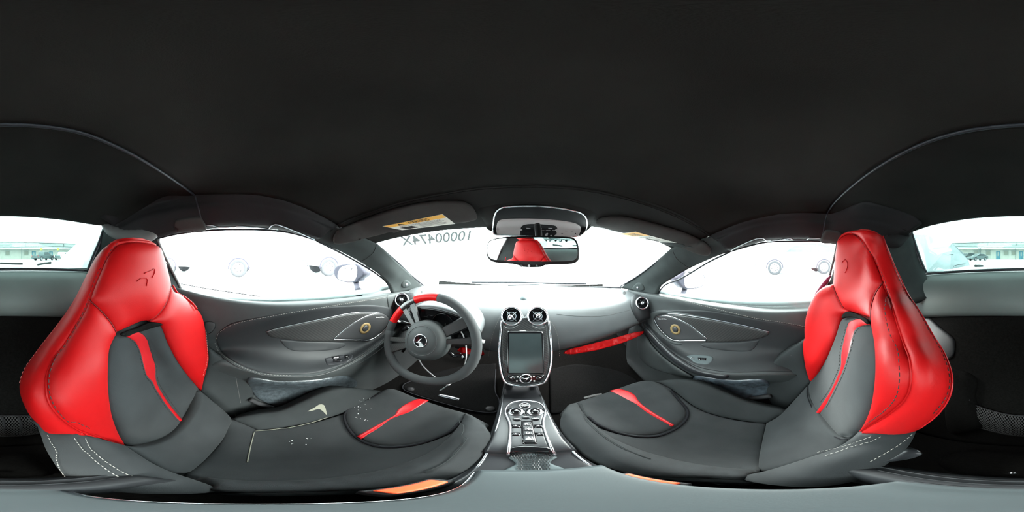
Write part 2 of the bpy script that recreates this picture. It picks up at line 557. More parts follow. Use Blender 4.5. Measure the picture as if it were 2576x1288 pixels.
# ---- A pillars
def pillar(name, pts, label, side):
    rows = []
    for (a, b, ka), (c, d, kc), bul in pts:
        p = P(a, b, **ka); q = P(c, d, **kc)
        m_ = (p + q) / 2 + (EYE - (p + q) / 2).normalized() * bul
        rows.append([p, m_, q])
    o, c = loft(name, rows, M['pillar'], nu=13, nv=33, thick=.02)
    return tag(o, label, kind='structure'), c
plo, C_pl = pillar('trim_2', [((845, 566, dict(z=.097)), (792, 604, dict(x=-.56)), .0), ((880, 592, dict(x=-.53)), (835, 622, dict(x=-.585)), .004),
    ((945, 612, dict(y=.42)), (900, 656, dict(x=-.61)), .012), ((1000, 661, dict(x=-.58)), (950, 688, dict(x=-.63)), .016),
    ((1040, 697, dict(x=-.61)), (976, 714, dict(x=-.645)), .012), ((1068, 724, dict(x=-.62)), (988, 738, dict(x=-.65)), .0)], 'grey suede windscreen pillar on the driver side', -1)
pro, C_pr = pillar('trim_3', [((1792, 592, dict(z=.095)), (1838, 632, dict(x=.56)), .0), ((1755, 606, dict(x=.52)), (1790, 650, dict(x=.585)), .004),
    ((1690, 625, dict(y=.42)), (1735, 675, dict(x=.61)), .012), ((1640, 668, dict(x=.58)), (1695, 698, dict(x=.63)), .016),
    ((1595, 700, dict(x=.61)), (1663, 720, dict(x=.645)), .012), ((1560, 724, dict(x=.62)), (1652, 742, dict(x=.65)), .0)], 'grey suede windscreen pillar on the passenger side', 1)
dtube('pillar_seam', [(947, 616), (940, 634), (922, 650), (903, 659)], C_pl, .0012, M['dark'], plo, .0005)
dtube('pillar_seam', [(1692, 630), (1700, 648), (1718, 664), (1736, 675)], C_pr, .0012, M['dark'], pro, .0005)
for par, car, o in ((plo, C_pl, [(1010, 713), (1022, 704), (1034, 714), (1028, 722), (1012, 723)]), (pro, C_pr, [(1592, 722), (1604, 711), (1616, 714), (1622, 728), (1606, 733), (1594, 731)])):
    t = pillow('tweeter_cover', o, car, M['pillar'], par, h=.006, e=.01, thick=.004, step=4)
    cx = sum(p[0] for p in o) / len(o); cy = sum(p[1] for p in o) / len(o)
    h, n = car.hit(cx, cy)
    lathe('tweeter_dome', [(.009, .004), (.009, .007), (.006, .010), (0.001, .011)], h, n, M['alu'], t, 20)

# ---- windscreen
WB = [P(1066, 722, y=.87), P(1110, 722, y=.95), P(1200, 721, y=1.05), P(1320, 721, y=1.1), P(1440, 721, y=1.05), P(1520, 720, y=.97), P(1562, 722, y=.88)]
WTg = [WTOP[0] + Vector((-.02, 0, .0))] + [v + Vector((0, .02, .006)) for v in WTOP[1:-1]] + [WTOP[-1] + Vector((.02, 0, 0))]
wt = resample(WTg, 15); wb = resample([v + Vector((0, .02, -.01)) for v in WB], 15)
wm = [(a + b) / 2 + Vector((0, .03, .02)) for a, b in zip(wt, wb)]
win1, C_ws = loft('window_1', [wt, wm, wb], M['glass'], nu=29, nv=17, thick=.005)
tag(win1, 'wide raked windscreen with mirrored lot number written on it', kind='structure')
# black frit along pillar edges and base
tube('edge_seal', [P(945, 613, y=.425), P(968, 632, x=-.565), P(1002, 661, x=-.59), P(1032, 690, x=-.61), P(1068, 720, x=-.62)], .0045, M['rubber'], win1, n=30)
tube('edge_seal', [P(1690, 626, y=.425), P(1668, 645, x=.565), P(1635, 672, x=.585), P(1600, 697, x=.605), P(1560, 721, x=.62)], .0045, M['rubber'], win1, n=30)
tube('edge_seal', [v + Vector((0, .0, -.006)) for v in WB], .005, M['rubber'], win1, n=40)
tx = text_on('lot_number', '10000474X', [(1004, 594), (1186, 578), (1180, 604), (1012, 618)], C_ws, M['ingre'], win1, lift=.002, mirror=True, bold=.02)
tag(tx, 'mirrored grey lot number 10000474X')
for k in range(7):
    y = 586 + k * 2.2
    dtube('sticker_bar', [(1194, y), (1200, y - .3)], C_ws, .0006, M['ingre'], win1, .003, sides=4)

# ---- side rails above the doors
def rail(name, top, bot, label, side):
    t = [P(a, b, **k) for a, b, k in top]; b_ = [P(a, b, **k) for a, b, k in bot]
    tt = resample(t, 17); bb = resample(b_, 17)
    mm = [(p + q) / 2 + Vector((side * .022, 0, .006)) for p, q in zip(tt, bb)]
    m1 = [p.lerp(q, .18) + Vector((side * .004, 0, -.004)) for p, q in zip(tt, bb)]
    m3 = [p.lerp(q, .85) + Vector((side * .016, 0, -.002)) for p, q in zip(tt, bb)]
    t0 = [p + (Vector((side * .06, 0, .026)) if p.y < -.24 else Vector((side * -.002, 0, .022))) for p in tt]
    o, c = loft(name, [t0, tt, m1, mm, m3, bb], M['rail'], nu=61, nv=31, thick=.012)
    return tag(o, label, kind='structure'), c
rlo, C_rl = rail('trim_4', [(285, 568, dict(y=-.50)), (340, 526, dict(y=-.42)), (400, 506, dict(y=-.33)), (450, 497, dict(y=-.25)), (490, 491, dict(y=-.19)), (560, 489, dict(x=-.475)), (655, 493, dict(x=-.48)), (750, 517, dict(x=-.49)), (850, 566, dict(z=.095))],
    [(330, 605, dict(x=-.50)), (395, 598, dict(x=-.54)), (450, 586, dict(x=-.55)), (510, 577, dict(x=-.555)), (600, 573, dict(x=-.56)), (690, 577, dict(x=-.56)), (745, 588, dict(x=-.56)), (797, 603, dict(x=-.56))], 'dark padded roof rail over the driver door', 1)
rro, C_rr = rail('trim_5', [(2290, 585, dict(y=-.50)), (2265, 566, dict(y=-.45)), (2210, 550, dict(y=-.36)), (2150, 541, dict(y=-.27)), (2080, 538, dict(y=-.19)), (2010, 536, dict(x=.47)), (1943, 542, dict(x=.48)), (1860, 562, dict(x=.49)), (1787, 592, dict(z=.095))],
    [(2265, 615, dict(x=.50)), (2200, 618, dict(x=.53)), (2100, 610, dict(x=.55)), (2060, 605, dict(x=.555)), (1990, 604, dict(x=.56)), (1930, 606, dict(x=.56)), (1880, 618, dict(x=.56)), (1836, 631, dict(x=.56))], 'dark padded roof rail over the passenger door', -1)
# lower glossy edge with steps
dtube('edge_piping', [(518, 566), (535, 567, 1), (548, 571, 1), (590, 571, 1), (596, 568, 1), (640, 571), (676, 575, 1), (684, 566, 1), (700, 565), (745, 582), (792, 602)], C_rl, .0016, M['alu'], rlo, .001)
dtube('edge_piping', [(2064, 599), (2036, 598, 1), (2028, 603, 1), (1996, 603, 1), (1988, 599, 1), (1930, 607, 1), (1920, 599, 1), (1900, 601), (1860, 618), (1838, 630)], C_rr, .0016, M['alu'], rro, .001)
pillow('belt_anchor_cover', [(442, 556), (458, 550), (478, 547), (502, 545), (510, 552), (520, 575), (500, 580), (470, 583), (445, 584), (448, 575), (440, 570)], C_rl, M['visor'], rlo, h=.006, e=.01, thick=.004, step=5, lift=.002)
dtube('cover_gap', [(430, 575), (438, 574), (442, 560), (450, 552), (480, 547), (503, 544)], C_rl, .0014, M['dark'], rlo, .002)
pillow('belt_anchor_cover', [(2066, 598), (2072, 583), (2082, 578), (2115, 584), (2122, 606), (2100, 611), (2066, 609)], C_rr, M['visor'], rro, h=.006, e=.01, thick=.004, step=5, lift=.002)
dtube('roof_joint', [(490, 491), (497, 515), (503, 540), (505, 548)], C_rl, .003, M['rubber'], rlo, .0)
dtube('roof_joint', [(2080, 538), (2075, 560), (2072, 580), (2068, 598)], C_rr, .003, M['rubber'], rro, .0)

# ---- rear headliner
r0 = SEAM
r1 = [P(400, 506, y=-.33) + Vector((-.03, 0, .004)), V(-.43, -.34, .190), V(-.30, -.36, .197), V(-.15, -.38, .203), V(0, -.38, .205), V(.15, -.38, .202), V(.30, -.36, .188), V(.43, -.36, .168), P(2210, 550, y=-.36) + Vector((.03, 0, .004))]
r2 = [P(285, 568, y=-.50), P(255, 568, y=-.54), P(224, 564, y=-.56), P(160, 554, y=-.57), P(70, 546, y=-.57), P(0, 544, y=-.57), P(-76, 546, y=-.57), P(-146, 552, y=-.57), P(-226, 566, y=-.56), P(-286, 585, y=-.50)]
rear_o, C_rc = loft('ceiling', [r0, r1, r2], M['roof'], nu=61, nv=31, thick=.02)
tag(rear_o, 'black suede rear roof lining behind the curved seam', kind='structure')

# ---- rear window, shelf and bulkhead
def shelf_row(yy, z, k, kb=0.0):
    return [V(x, yy + kb * abs(x) ** 2.5, z - k * x * x) for x in (-.62, -.5, -.38, -.25, -.12, 0, .12, .25, .38, .5, .62)]
back_o, C_bk = loft('wall_back', [shelf_row(-.60, -.055, .15), shelf_row(-.57, -.058, .16), shelf_row(-.53, -.072, .22), shelf_row(-.498, -.10, .3), shelf_row(-.480, -.132, .36), shelf_row(-.476, -.158, .42), shelf_row(-.484, -.182, .42), shelf_row(-.515, -.20, .42)], M['shelf'], nu=61, nv=37, thick=.02)
tag(back_o, 'rounded grey leather shelf under the rear window', kind='structure')
bulk_o, C_bu = loft('wall_front', [shelf_row(-.505, -.185, .42, .0), shelf_row(-.480, -.25, .3, .05), shelf_row(-.435, -.35, .1, .15), shelf_row(-.42, -.48, 0, .25), shelf_row(-.395, -.60, 0, .3), shelf_row(-.375, -.70, 0, .3), shelf_row(-.33, -.775, 0, .3)], M['carpet'], nu=61, nv=41, thick=.02)
bulk_o.name = 'wall_rear'
tag(bulk_o, 'black carpeted bulkhead wall behind the seats', kind='structure')
gl, gr_ = [], []
top = resample([P(266, 573, y=-.585), P(224, 564, y=-.585), P(160, 554, y=-.585), P(70, 546, y=-.585), P(0, 544, y=-.585), P(-76, 546, y=-.585), P(-146, 552, y=-.585), P(-226, 566, y=-.585), P(-290, 586, y=-.585)], 21)
bot = [V(x, -.60, -.052 - .15 * x * x) for x in np.linspace(-.46, .46, 21)]
win4, C_rw = loft('window_4', [top, [(a + b) / 2 + Vector((0, -.02, 0)) for a, b in zip(top, bot)], bot], M['rglass'], nu=31, nv=13, thick=.005)
tag(win4, 'upright tinted rear window behind the seats', kind='structure')
tube('edge_seal', [v + Vector((0, .012, .004)) for v in bot], .005, M['rubber'], win4, n=40)
tube('edge_seal', [P(2293, 588, y=-.575), P(2303, 620, y=-.575), P(2315, 655, y=-.575), P(2328, 686, y=-.575)], .009, M['rubber'], win4, n=16)
tube('edge_seal', [P(262, 575, y=-.575), P(250, 610, y=-.575), P(235, 645, y=-.575), P(220, 684, y=-.575)], .008, M['rubber'], win4, n=16)
# posts between door and rear window
def post(name, a, b, label):
    rows = [[P(x, y, **k) for x, y, k in r] for r in zip(a, b)]
    rows = [[r[0], (r[0] + r[1]) / 2 + (EYE - r[0]).normalized() * .012, r[1]] for r in rows]
    o, c = loft(name, rows, M['pillar'], nu=13, nv=25, thick=.02)
    return tag(o, label, kind='structure'), c
pbl, C_pbl = post('trim_6', [(264, 570, dict(y=-.56)), (250, 620, dict(y=-.57)), (232, 660, dict(y=-.57)), (215, 700, dict(y=-.56)), (200, 745, dict(y=-.5))],
    [(400, 596, dict(x=-.56)), (408, 640, dict(x=-.61)), (430, 680, dict(x=-.64)), (455, 722, dict(x=-.66)), (470, 800, dict(x=-.66))], 'grey suede post behind the driver seat beside the rear window')
pbr, C_pbr = post('trim_7', [(2292, 586, dict(y=-.56)), (2304, 625, dict(y=-.57)), (2316, 660, dict(y=-.57)), (2330, 692, dict(y=-.56)), (2345, 745, dict(y=-.5))],
    [(2110, 610, dict(x=.56)), (2105, 650, dict(x=.61)), (2090, 700, dict(x=.64)), (2070, 745, dict(x=.66)), (2060, 800, dict(x=.66))], 'grey suede post behind the passenger seat beside the rear window')
bg = pillow('belt_guide', [(261, 566), (275, 564), (300, 572), (325, 575), (360, 570), (395, 566), (404, 573), (398, 588), (375, 603), (345, 610), (310, 606), (285, 598), (268, 584)], C_pbl, M['belt'], None, h=.022, e=.03, thick=.02, step=5, lift=.022)
bg.parent = pbl
bg2 = pillow('belt_guide', [(2222, 590), (2250, 583), (2285, 576), (2294, 588), (2280, 604), (2262, 622), (2240, 624), (2220, 612)], C_pbr, M['rail'], None, h=.018, e=.03, thick=.01, step=5, lift=.01)
bg2.parent = pbr

# ---- side windows
def side_window(name, top, bot, label, sx):
    t = [P(a, b, x=x) for a, b, x in top]; b_ = [P(a, b, x=x) for a, b, x in bot]
    tt = resample(t, 17); bb = resample(b_, 17)
    mm = [(p + q) / 2 + Vector((sx * .012, 0, 0)) for p, q in zip(tt, bb)]
    o, c = loft(name, [tt, mm, bb], M['glass'], nu=25, nv=11, thick=.005)
    return tag(o, label, kind='structure'), c
win2, C_w2 = side_window('window_2', [(398, 598, -.575), (450, 586, -.575), (520, 577, -.575), (650, 573, -.575), (745, 587, -.575), (797, 603, -.58), (870, 640, -.61), (935, 678, -.64), (984, 728, -.665)],
    [(455, 735, -.675), (520, 745, -.675), (600, 755, -.675), (655, 761, -.675), (730, 763, -.675), (800, 763, -.675), (860, 758, -.675), (930, 748, -.675), (988, 742, -.67)], 'driver side door window, blown out by daylight', -1)
win3, C_w3 = side_window('window_3', [(2112, 612, .575), (2060, 604, .575), (1990, 604, .575), (1930, 606, .575), (1880, 618, .575), (1836, 631, .58), (1780, 658, .61), (1710, 698, .64), (1658, 735, .665)],
    [(2060, 775, .675), (2000, 778, .675), (1943, 780, .675), (1900, 778, .675), (1840, 772, .675), (1780, 766, .675), (1740, 760, .675), (1700, 752, .675), (1652, 744, .67)], 'passenger side door window, blown out by daylight', 1)
tube('glass_top_seal', [P(a, b, x=x) for a, b, x in ((396, 600, -.565), (450, 588, -.57), (520, 580, -.57), (600, 577, -.57), (690, 580, -.57), (745, 589, -.57), (797, 605, -.575))], .0035, M['rubber'], win2, n=40)
tube('glass_top_seal', [P(a, b, x=x) for a, b, x in ((2110, 614, .565), (2060, 607, .57), (1990, 607, .57), (1930, 609, .57), (1880, 620, .57), (1836, 633, .575))], .0035, M['rubber'], win3, n=40)
tube('rear_frame', [P(396, 602, x=-.565), P(410, 635, x=-.60), P(425, 665, x=-.63), P(445, 705, x=-.65), P(460, 738, x=-.66)], .006, M['belt'], win2, n=24)
tube('rear_frame', [P(2106, 614, x=.565), P(2098, 650, x=.60), P(2085, 700, x=.64), P(2070, 760, x=.66)], .006, M['belt'], win3, n=24)
tube('front_frame', [P(797, 606, x=-.575), P(870, 643, x=-.61), P(935, 681, x=-.64), P(968, 706, x=-.655), P(983, 728, x=-.66), P(986, 740, x=-.66)], .004, M['rubber'], win2, n=30)
tube('front_frame', [P(1836, 634, x=.575), P(1780, 661, x=.61), P(1715, 700, x=.64), P(1675, 716, x=.655), P(1660, 732, x=.66), P(1656, 744, x=.66)], .004, M['rubber'], win3, n=30)

# ---- floor
rows = []
for y in (-.40, -.2, 0, .3, .6, .9, 1.25):
    z = -.78 if y < .55 else -.78 + (y - .55) * .25
    if y > 1.2: z = -.45
    rows.append([V(x, y, z + (.04 * (abs(x) > .6))) for x in (-.66, -.45, -.2, 0, .2, .45, .66)])
floor_o, C_fl = loft('floor', rows, M['carpet'], nu=31, nv=31, thick=.02)
tag(floor_o, 'black carpeted car floor and footwells', kind='structure')
# firewall under the dash
fw, C_fw = loft('wall_firewall', [[V(x, y, z) for x in (-.66, -.3, 0, .3, .66)] for y, z in ((1.2, -.22), (1.15, -.4), (1.05, -.55), (.95, -.68))], M['carpet'], nu=21, nv=13, thick=.02)
fw.name = 'wall_front'
tag(fw, 'dark front bulkhead at the end of the footwells', kind='structure')

C_hp = union(C_head, C_pl, C_pr)
# unseen tubes and cowl panels added behind the trims to stop light leaks
shell = empty('wall_light_block', 'unseen tubes and cowl panels added to block light leaks at windscreen and rear window', kind='structure')
for s_ in (-1, 1):
    tube('pillar_light_block', [V(s_ * .575, .08, .125), V(s_ * .59, .20, .105), V(s_ * .61, .32, .07), V(s_ * .64, .47, .0), V(s_ * .67, .62, -.09), V(s_ * .72, .78, -.21), V(s_ * .74, .95, -.28)], .030, M['rubber'], shell, n=24, sides=10)
    tube('quarter_light_block', [V(s_ * .66, -.20, .17), V(s_ * .655, -.36, .18), V(s_ * .62, -.50, .17), V(s_ * .575, -.64, .10), V(s_ * .56, -.66, -.05), V(s_ * .60, -.66, -.2)], .040, M['rubber'], shell, n=24, sides=10)
    tube('corner_light_block', [V(s_ * .42, .36, .20), V(s_ * .52, .28, .165), V(s_ * .585, .17, .14)], .022, M['rubber'], shell, n=12, sides=10)
    sd_, c_ = loft('cowl_light_block', [[V(s_ * .70, y, z) for y in (.45, .7, .95, 1.25)] for z in (-.31, -.45, -.70, -.85)], M['carpet'], shell, nu=13, nv=13, thick=.02)
    sd_, c_ = loft('side_sill', [[V(s_ * .72, y, z) for y in (-.70, -.3, .1, .5)] for z in (-.31, -.45, -.65, -.85)], M['carpet'], shell, nu=13, nv=13, thick=.02)

for px, py in ((849, 568), (1789, 594)):
    c = P(px, py, r=(P(px, py, z=.095) - EYE).length + .006)
    lathe('gap_cover', [(.013, 0), (.012, .004), (.001, .005)], c, EYE - c, M['header'], head_o, 16)  # dark disc added to cover the gap where daylight shows at the joint
# ================================================================ DOORS
def door(name, cols, R, label, s):
    """R: list of (y pixels per column, x plane)"""
    rows = []
    for ys, x in R:
        rows.append([P(c, y, x=s * (x if not isinstance(x, (list, tuple)) else x[i])) for i, (c, y) in enumerate(zip(cols, ys))])
    # extend forward under the dash and back behind the seat
    rows = [[r[0] + (r[0] - r[1]) * .5 if abs((r[0] - r[1]).y) < .3 else r[0]] + r + [r[-1] + (r[-1] - r[-2]).normalized() * .25] for r in rows]
    o, c = loft(name, rows, M['door'], nu=(len(cols) + 1) * 6 + 1, nv=(len(R) - 1) * 5 + 1, thick=.03, even=False)
    return tag(o, label, kind='structure'), c
dl, C_dl = door('door_1', [460, 545, 655, 760, 850, 930, 985],
    [([731, 748, 758, 757, 751, 742, 735], .668), ([740, 757, 768, 766, 758, 747, 739], .632), ([862, 838, 805, 782, 769, 757, 749], .622), ([880, 862, 835, 815, 802, 790, 772], .632),
     ([905, 882, 872, 868, 860, 845, 812], .635), ([925, 895, 903, 908, 900, 868, 830], [.60, .60, .60, .60, .60, .61, .62]),
     ([945, 912, 936, 943, 926, 884, 842], [.58, .55, .535, .53, .535, .55, .58]), ([955, 925, 945, 951, 935, 893, 850], [.575, .545, .528, .522, .528, .545, .575]), ([968, 940, 958, 963, 948, 906, 862], [.59, .56, .545, .54, .545, .56, .59]),
     ([990, 962, 972, 976, 965, 930, 895], .585), ([1040, 1020, 1010, 1010, 1000, 975, 950], .57), ([1080, 1070, 1070, 1060, 1050, 1030, 1000], .54)],
    'driver door panel in dark leather with scooped armrest', -1)
dr, C_dr = door('door_2', [2100, 2030, 1940, 1850, 1750, 1695, 1652],
    [([772, 776, 777, 768, 754, 744, 738], .668), ([781, 785, 786, 776, 760, 749, 742], .632), ([835, 822, 806, 789, 770, 758, 750], .622), ([865, 855, 840, 818, 795, 780, 772], .632),
     ([890, 885, 878, 868, 850, 832, 810], .635), ([915, 908, 905, 905, 892, 870, 835], [.60, .60, .60, .60, .60, .61, .62]),
     ([942, 940, 938, 939, 923, 893, 850], [.58, .55, .535, .53, .535, .55, .58]), ([950, 948, 946, 947, 932, 902, 858], [.575, .545, .528, .522, .528, .545, .575]), ([962, 960, 958, 958, 945, 915, 870], [.59, .56, .545, .54, .545, .56, .59]),
     ([985, 980, 972, 970, 960, 935, 900], .585), ([1040, 1030, 1015, 1005, 990, 970, 945], .57), ([1080, 1075, 1070, 1060, 1040, 1015, 985], .54)],
    'passenger door panel in dark leather with scooped armrest', 1)

# driver door parts
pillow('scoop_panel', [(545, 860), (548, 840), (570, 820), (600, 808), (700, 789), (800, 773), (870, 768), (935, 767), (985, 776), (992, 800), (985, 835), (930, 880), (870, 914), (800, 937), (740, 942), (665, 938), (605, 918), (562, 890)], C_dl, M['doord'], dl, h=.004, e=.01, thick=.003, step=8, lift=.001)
stitches([(545, 850), (556, 832), (600, 811), (700, 791), (800, 774), (900, 758), (970, 748)], C_dl, M['thread'], dl, lift=.006, r=.0006)
stitches([(541, 862), (556, 890), (600, 920), (660, 941), (740, 946)], C_dl, M['thread'], dl, lift=.003, r=.0006)
tp = pillow('carbon_trim_insert', [(668, 833, 1), (700, 823), (800, 803), (880, 787), (940, 786), (968, 793), (974, 806), (966, 826), (940, 846), (905, 857), (850, 858), (770, 857), (720, 852), (682, 846)], C_dl, M['dcarbon'], dl, h=.005, e=.01, thick=.003, step=8, lift=.005)
dtube('insert_edge', [(668, 832, 1), (700, 822), (800, 801), (880, 785), (940, 784), (971, 792)], C_dl, .0018, M['alu'], tp, .010)
pillow('door_pocket_lip', [(700, 852, 1), (760, 857), (850, 860), (870, 866), (850, 878), (800, 884), (745, 884), (718, 874)], C_dl, M['doord'], dl, h=.004, e=.01, thick=.003, step=8, lift=.003)
sg = pillow('speaker_grille', [(835, 850, 1), (860, 828), (890, 806), (925, 790), (955, 786), (970, 793), (974, 806), (962, 828), (938, 848), (925, 854, 1)], C_dl, M['grille'], dl, h=.004, e=.01, thick=.003, step=7, lift=.010)
dtube('grille_rim', [(835, 851, 1), (860, 829), (890, 807), (925, 790), (955, 786), (971, 793), (975, 806), (963, 829), (939, 849), (925, 855, 1)], C_dl, .0014, M['chrome'], sg, .012, closed=True)
h, n = C_dl.hit(914, 823)
lathe('speaker_cone', [(.030, .013), (.030, .016), (.018, .0165), (.017, .0150), (.001, .0150)], h, n, M['cone'], sg, 32)
lathe('speaker_dome', [(.017, .015), (.016, .018), (.009, .020), (.001, .021)], h, n, M['grille'], sg, 28)
text_on('speaker_lettering', 'Bowers & Wilkins', [(941, 794), (961, 794), (961, 797), (941, 797)], C_dl, M['icon'], sg, lift=.0155)
sw = pillow('switch_panel', [(815, 903, 1), (835, 898), (870, 893), (884, 893), (888, 900), (875, 912), (850, 918), (825, 920), (820, 916)], C_dl, M['cons'], dl, h=.003, e=.006, thick=.003, step=5, lift=.005)
for o in ([(832, 898), (852, 896), (854, 903), (834, 905)], [(837, 907), (857, 905), (860, 912), (839, 915)], [(866, 897), (879, 896), (880, 904), (868, 907)]):
    b = pillow('window_switch', [(a, b, 1) for a, b in o], C_dl, M['gloss'], sw, h=.003, e=.004, thick=.002, step=4, lift=.008)
    cx = o[0][0] + 3.2; cy = (o[0][1] + o[3][1]) / 2
    dtube('switch_mark', [(cx + 1.5, cy), (cx + 6, cy - .5)], C_dl, .0008, M['icon'], b, .012)
pillow('door_release_cover', [(516, 812), (528, 809), (540, 812), (542, 820), (535, 832), (524, 839), (514, 838)], C_dl, M['door'], dl, h=.004, e=.008, thick=.003, step=5, lift=.002)
dtube('cover_gap', [(514, 811), (528, 808), (541, 812), (543, 820), (536, 833), (524, 840), (514, 839)], C_dl, .0009, M['dark'], dl, .003)
dtube('armrest_piping', [(560, 900), (600, 924), (660, 943), (740, 948), (810, 942), (872, 919), (930, 884), (970, 853)], C_dl, .0022, M['armlip'], dl, .002)
pillow('door_front_corner', [(972, 742, 1), (1000, 734), (1050, 731), (1042, 745), (1034, 770), (1010, 790), (978, 782, 1)], C_dl, M['door'], dl, h=.002, e=.01, thick=.004, step=6, lift=.001)
pillow('lower_sill_pad', [(625, 950), (700, 958), (790, 955), (865, 945), (893, 955), (897, 968), (880, 980), (830, 990), (800, 1005), (755, 1028), (700, 1022), (660, 1008), (638, 990)], C_dl, mat('mottled_sill_leather', (.045, .055, .062), .35, spec=.6, noise=.45, nscale=70, bump=.6, bscale=130, bdist=.002), dl, h=.012, e=.02, thick=.004, step=8, lift=.002)  # bluish sill leather with uneven mottling
dtube('window_ledge_seal', [(455, 714), (520, 726), (600, 738), (655, 746)], C_w2, .0018, M['rubber'], dl, .0)

# passenger door parts
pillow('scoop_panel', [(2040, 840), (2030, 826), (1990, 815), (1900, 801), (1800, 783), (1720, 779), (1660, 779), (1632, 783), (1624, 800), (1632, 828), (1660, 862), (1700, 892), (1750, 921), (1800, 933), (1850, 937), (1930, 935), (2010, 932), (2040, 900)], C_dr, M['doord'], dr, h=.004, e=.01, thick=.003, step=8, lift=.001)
stitches([(2040, 824), (1980, 812), (1900, 799), (1800, 776), (1720, 758), (1665, 746)], C_dr, M['thread'], dr, lift=.006, r=.0006)
fl = pillow('door_front_flare', [(1628, 800), (1640, 786), (1665, 780), (1700, 783), (1760, 793), (1850, 812), (1936, 831), (1850, 818), (1760, 801), (1700, 791), (1668, 790), (1650, 797), (1650, 815), (1672, 842), (1692, 856), (1720, 864), (1700, 868), (1668, 852), (1638, 824)], C_dr, M['door'], dr, h=.006, e=.012, thick=.003, step=6, lift=.004)
tp = pillow('carbon_trim_insert', [(1936, 833, 1), (1880, 820), (1800, 804), (1720, 792), (1675, 790), (1654, 798), (1652, 808), (1668, 832), (1690, 852), (1730, 858), (1800, 860), (1870, 857), (1915, 849), (1933, 841)], C_dr, M['dcarbon'], dr, h=.005, e=.01, thick=.003, step=8, lift=.005)
dtube('insert_edge', [(1936, 832, 1), (1880, 818), (1800, 802), (1720, 790), (1680, 788)], C_dr, .0018, M['alu'], tp, .010)
pillow('door_pocket_lip', [(1913, 853, 1), (1850, 860), (1770, 862), (1765, 870), (1790, 878), (1840, 884), (1885, 884), (1902, 872)], C_dr, M['doord'], dr, h=.004, e=.01, thick=.003, step=8, lift=.003)
sg = pillow('speaker_grille', [(1780, 849, 1), (1760, 832), (1735, 813), (1700, 797), (1672, 792), (1654, 797), (1652, 806), (1664, 826), (1684, 846), (1702, 855), (1740, 855), (1776, 854)], C_dr, M['grille'], dr, h=.004, e=.01, thick=.003, step=7, lift=.010)
dtube('grille_rim', [(1780, 849, 1), (1760, 832), (1735, 813), (1700, 797), (1672, 792), (1653, 797), (1651, 806), (1663, 827), (1683, 847), (1702, 856), (1740, 856), (1777, 855)], C_dr, .0014, M['chrome'], sg, .012, closed=True)
h, n = C_dr.hit(1703, 827)
lathe('speaker_cone', [(.030, .013), (.030, .016), (.018, .0165), (.017, .0150), (.001, .0150)], h, n, M['cone'], sg, 32)
lathe('speaker_dome', [(.017, .015), (.016, .018), (.009, .020), (.001, .021)], h, n, M['grille'], sg, 28)
text_on('speaker_lettering', 'Bowers & Wilkins', [(1661, 799), (1681, 799), (1681, 802), (1661, 802)], C_dr, M['icon'], sg, lift=.0155)
sw = pillow('switch_panel', [(1728, 897, 1), (1745, 893), (1780, 895), (1794, 899), (1794, 908), (1782, 918), (1760, 917), (1745, 912)], C_dr, M['pad'], dr, h=.003, e=.006, thick=.003, step=5, lift=.005)
b = pillow('window_switch', [(1756, 901, 1), (1778, 902, 1), (1778, 909, 1), (1758, 909, 1)], C_dr, M['gloss'], sw, h=.003, e=.004, thick=.002, step=4, lift=.008)
dtube('switch_mark', [(1766, 906), (1774, 906)], C_dr, .0013, M['icon'], b, .012)
dtube('switch_mark', [(1736, 905), (1741, 901), (1741, 905), (1746, 905)], C_dr, .0007, M['icon'], sw, .010)
dtube('armrest_piping', [(2020, 944), (1930, 942), (1850, 943), (1800, 938), (1750, 927), (1700, 898), (1655, 863), (1628, 835)], C_dr, .0022, M['armlip'], dr, .002)
pillow('armrest_roll', [(1626, 822, 1), (1645, 842), (1672, 870), (1712, 902), (1758, 928), (1800, 938), (1832, 942), (1828, 953), (1790, 948), (1740, 935), (1700, 912), (1655, 872), (1622, 836)], C_dr, M['cons'], dr, h=.010, e=.01, thick=.004, step=6, lift=.002)
pillow('door_bin', [(1608, 846, 1), (1622, 840), (1650, 875), (1690, 910), (1735, 938), (1745, 944), (1720, 943), (1680, 936), (1640, 922), (1615, 900), (1607, 870)], C_dr, M['door'], dr, h=.01, e=.02, thick=.004, step=7, lift=.012)
pillow('lower_sill_pad', [(1745, 946), (1790, 950), (1850, 956), (1925, 955), (1940, 985), (1920, 1000), (1870, 1008), (1830, 1000), (1790, 985), (1755, 968)], C_dr, mat('mottled_sill_leather', (.06, .075, .09), .22, spec=.8, noise=.45, nscale=40, bump=.4, bscale=110, bdist=.002), dr, h=.012, e=.02, thick=.004, step=8, lift=.002)  # paler, bluer and glossier mottled leather than the driver side

# ================================================================ DASHBOARD
dash = empty('dashboard', 'full width grey leather dashboard below the windscreen', 'dashboard')
XS = (-.66, -.58, -.45, -.3, -.15, 0, .15, .3, .45, .58, .66)
def drow(y, z, bow=0.0, zx=0.0, lift=0.0):
    return [V(x, y - bow * abs(x) ** 2.2, z + zx * abs(x) + lift * abs(x) ** 3) for x in XS]
dash_rows = [drow(1.12, -.205, .55), drow(.98, -.21, .3), drow(.84, -.215, .12), drow(.74, -.228, .0), drow(.69, -.255, 0, .03), drow(.655, -.30, 0, .04), drow(.635, -.355, 0, .05), drow(.63, -.40, 0, .08), drow(.65, -.445, 0, .12), drow(.68, -.458, 0, .12), drow(.80, -.44, 0, .1)]
dtop, C_da = loft('dash_body', dash_rows, M['dash'], dash, nu=61, nv=51, thick=.02, even=False)
pillow('accent_strip', [(1417, 888, 1), (1430, 880), (1480, 867), (1540, 852), (1590, 838), (1620, 833, 1), (1612, 842), (1570, 860), (1520, 875), (1470, 886), (1440, 890)], C_da, M['redpaint'], dash, h=.002, e=.01, thick=.004, step=6, lift=.001)
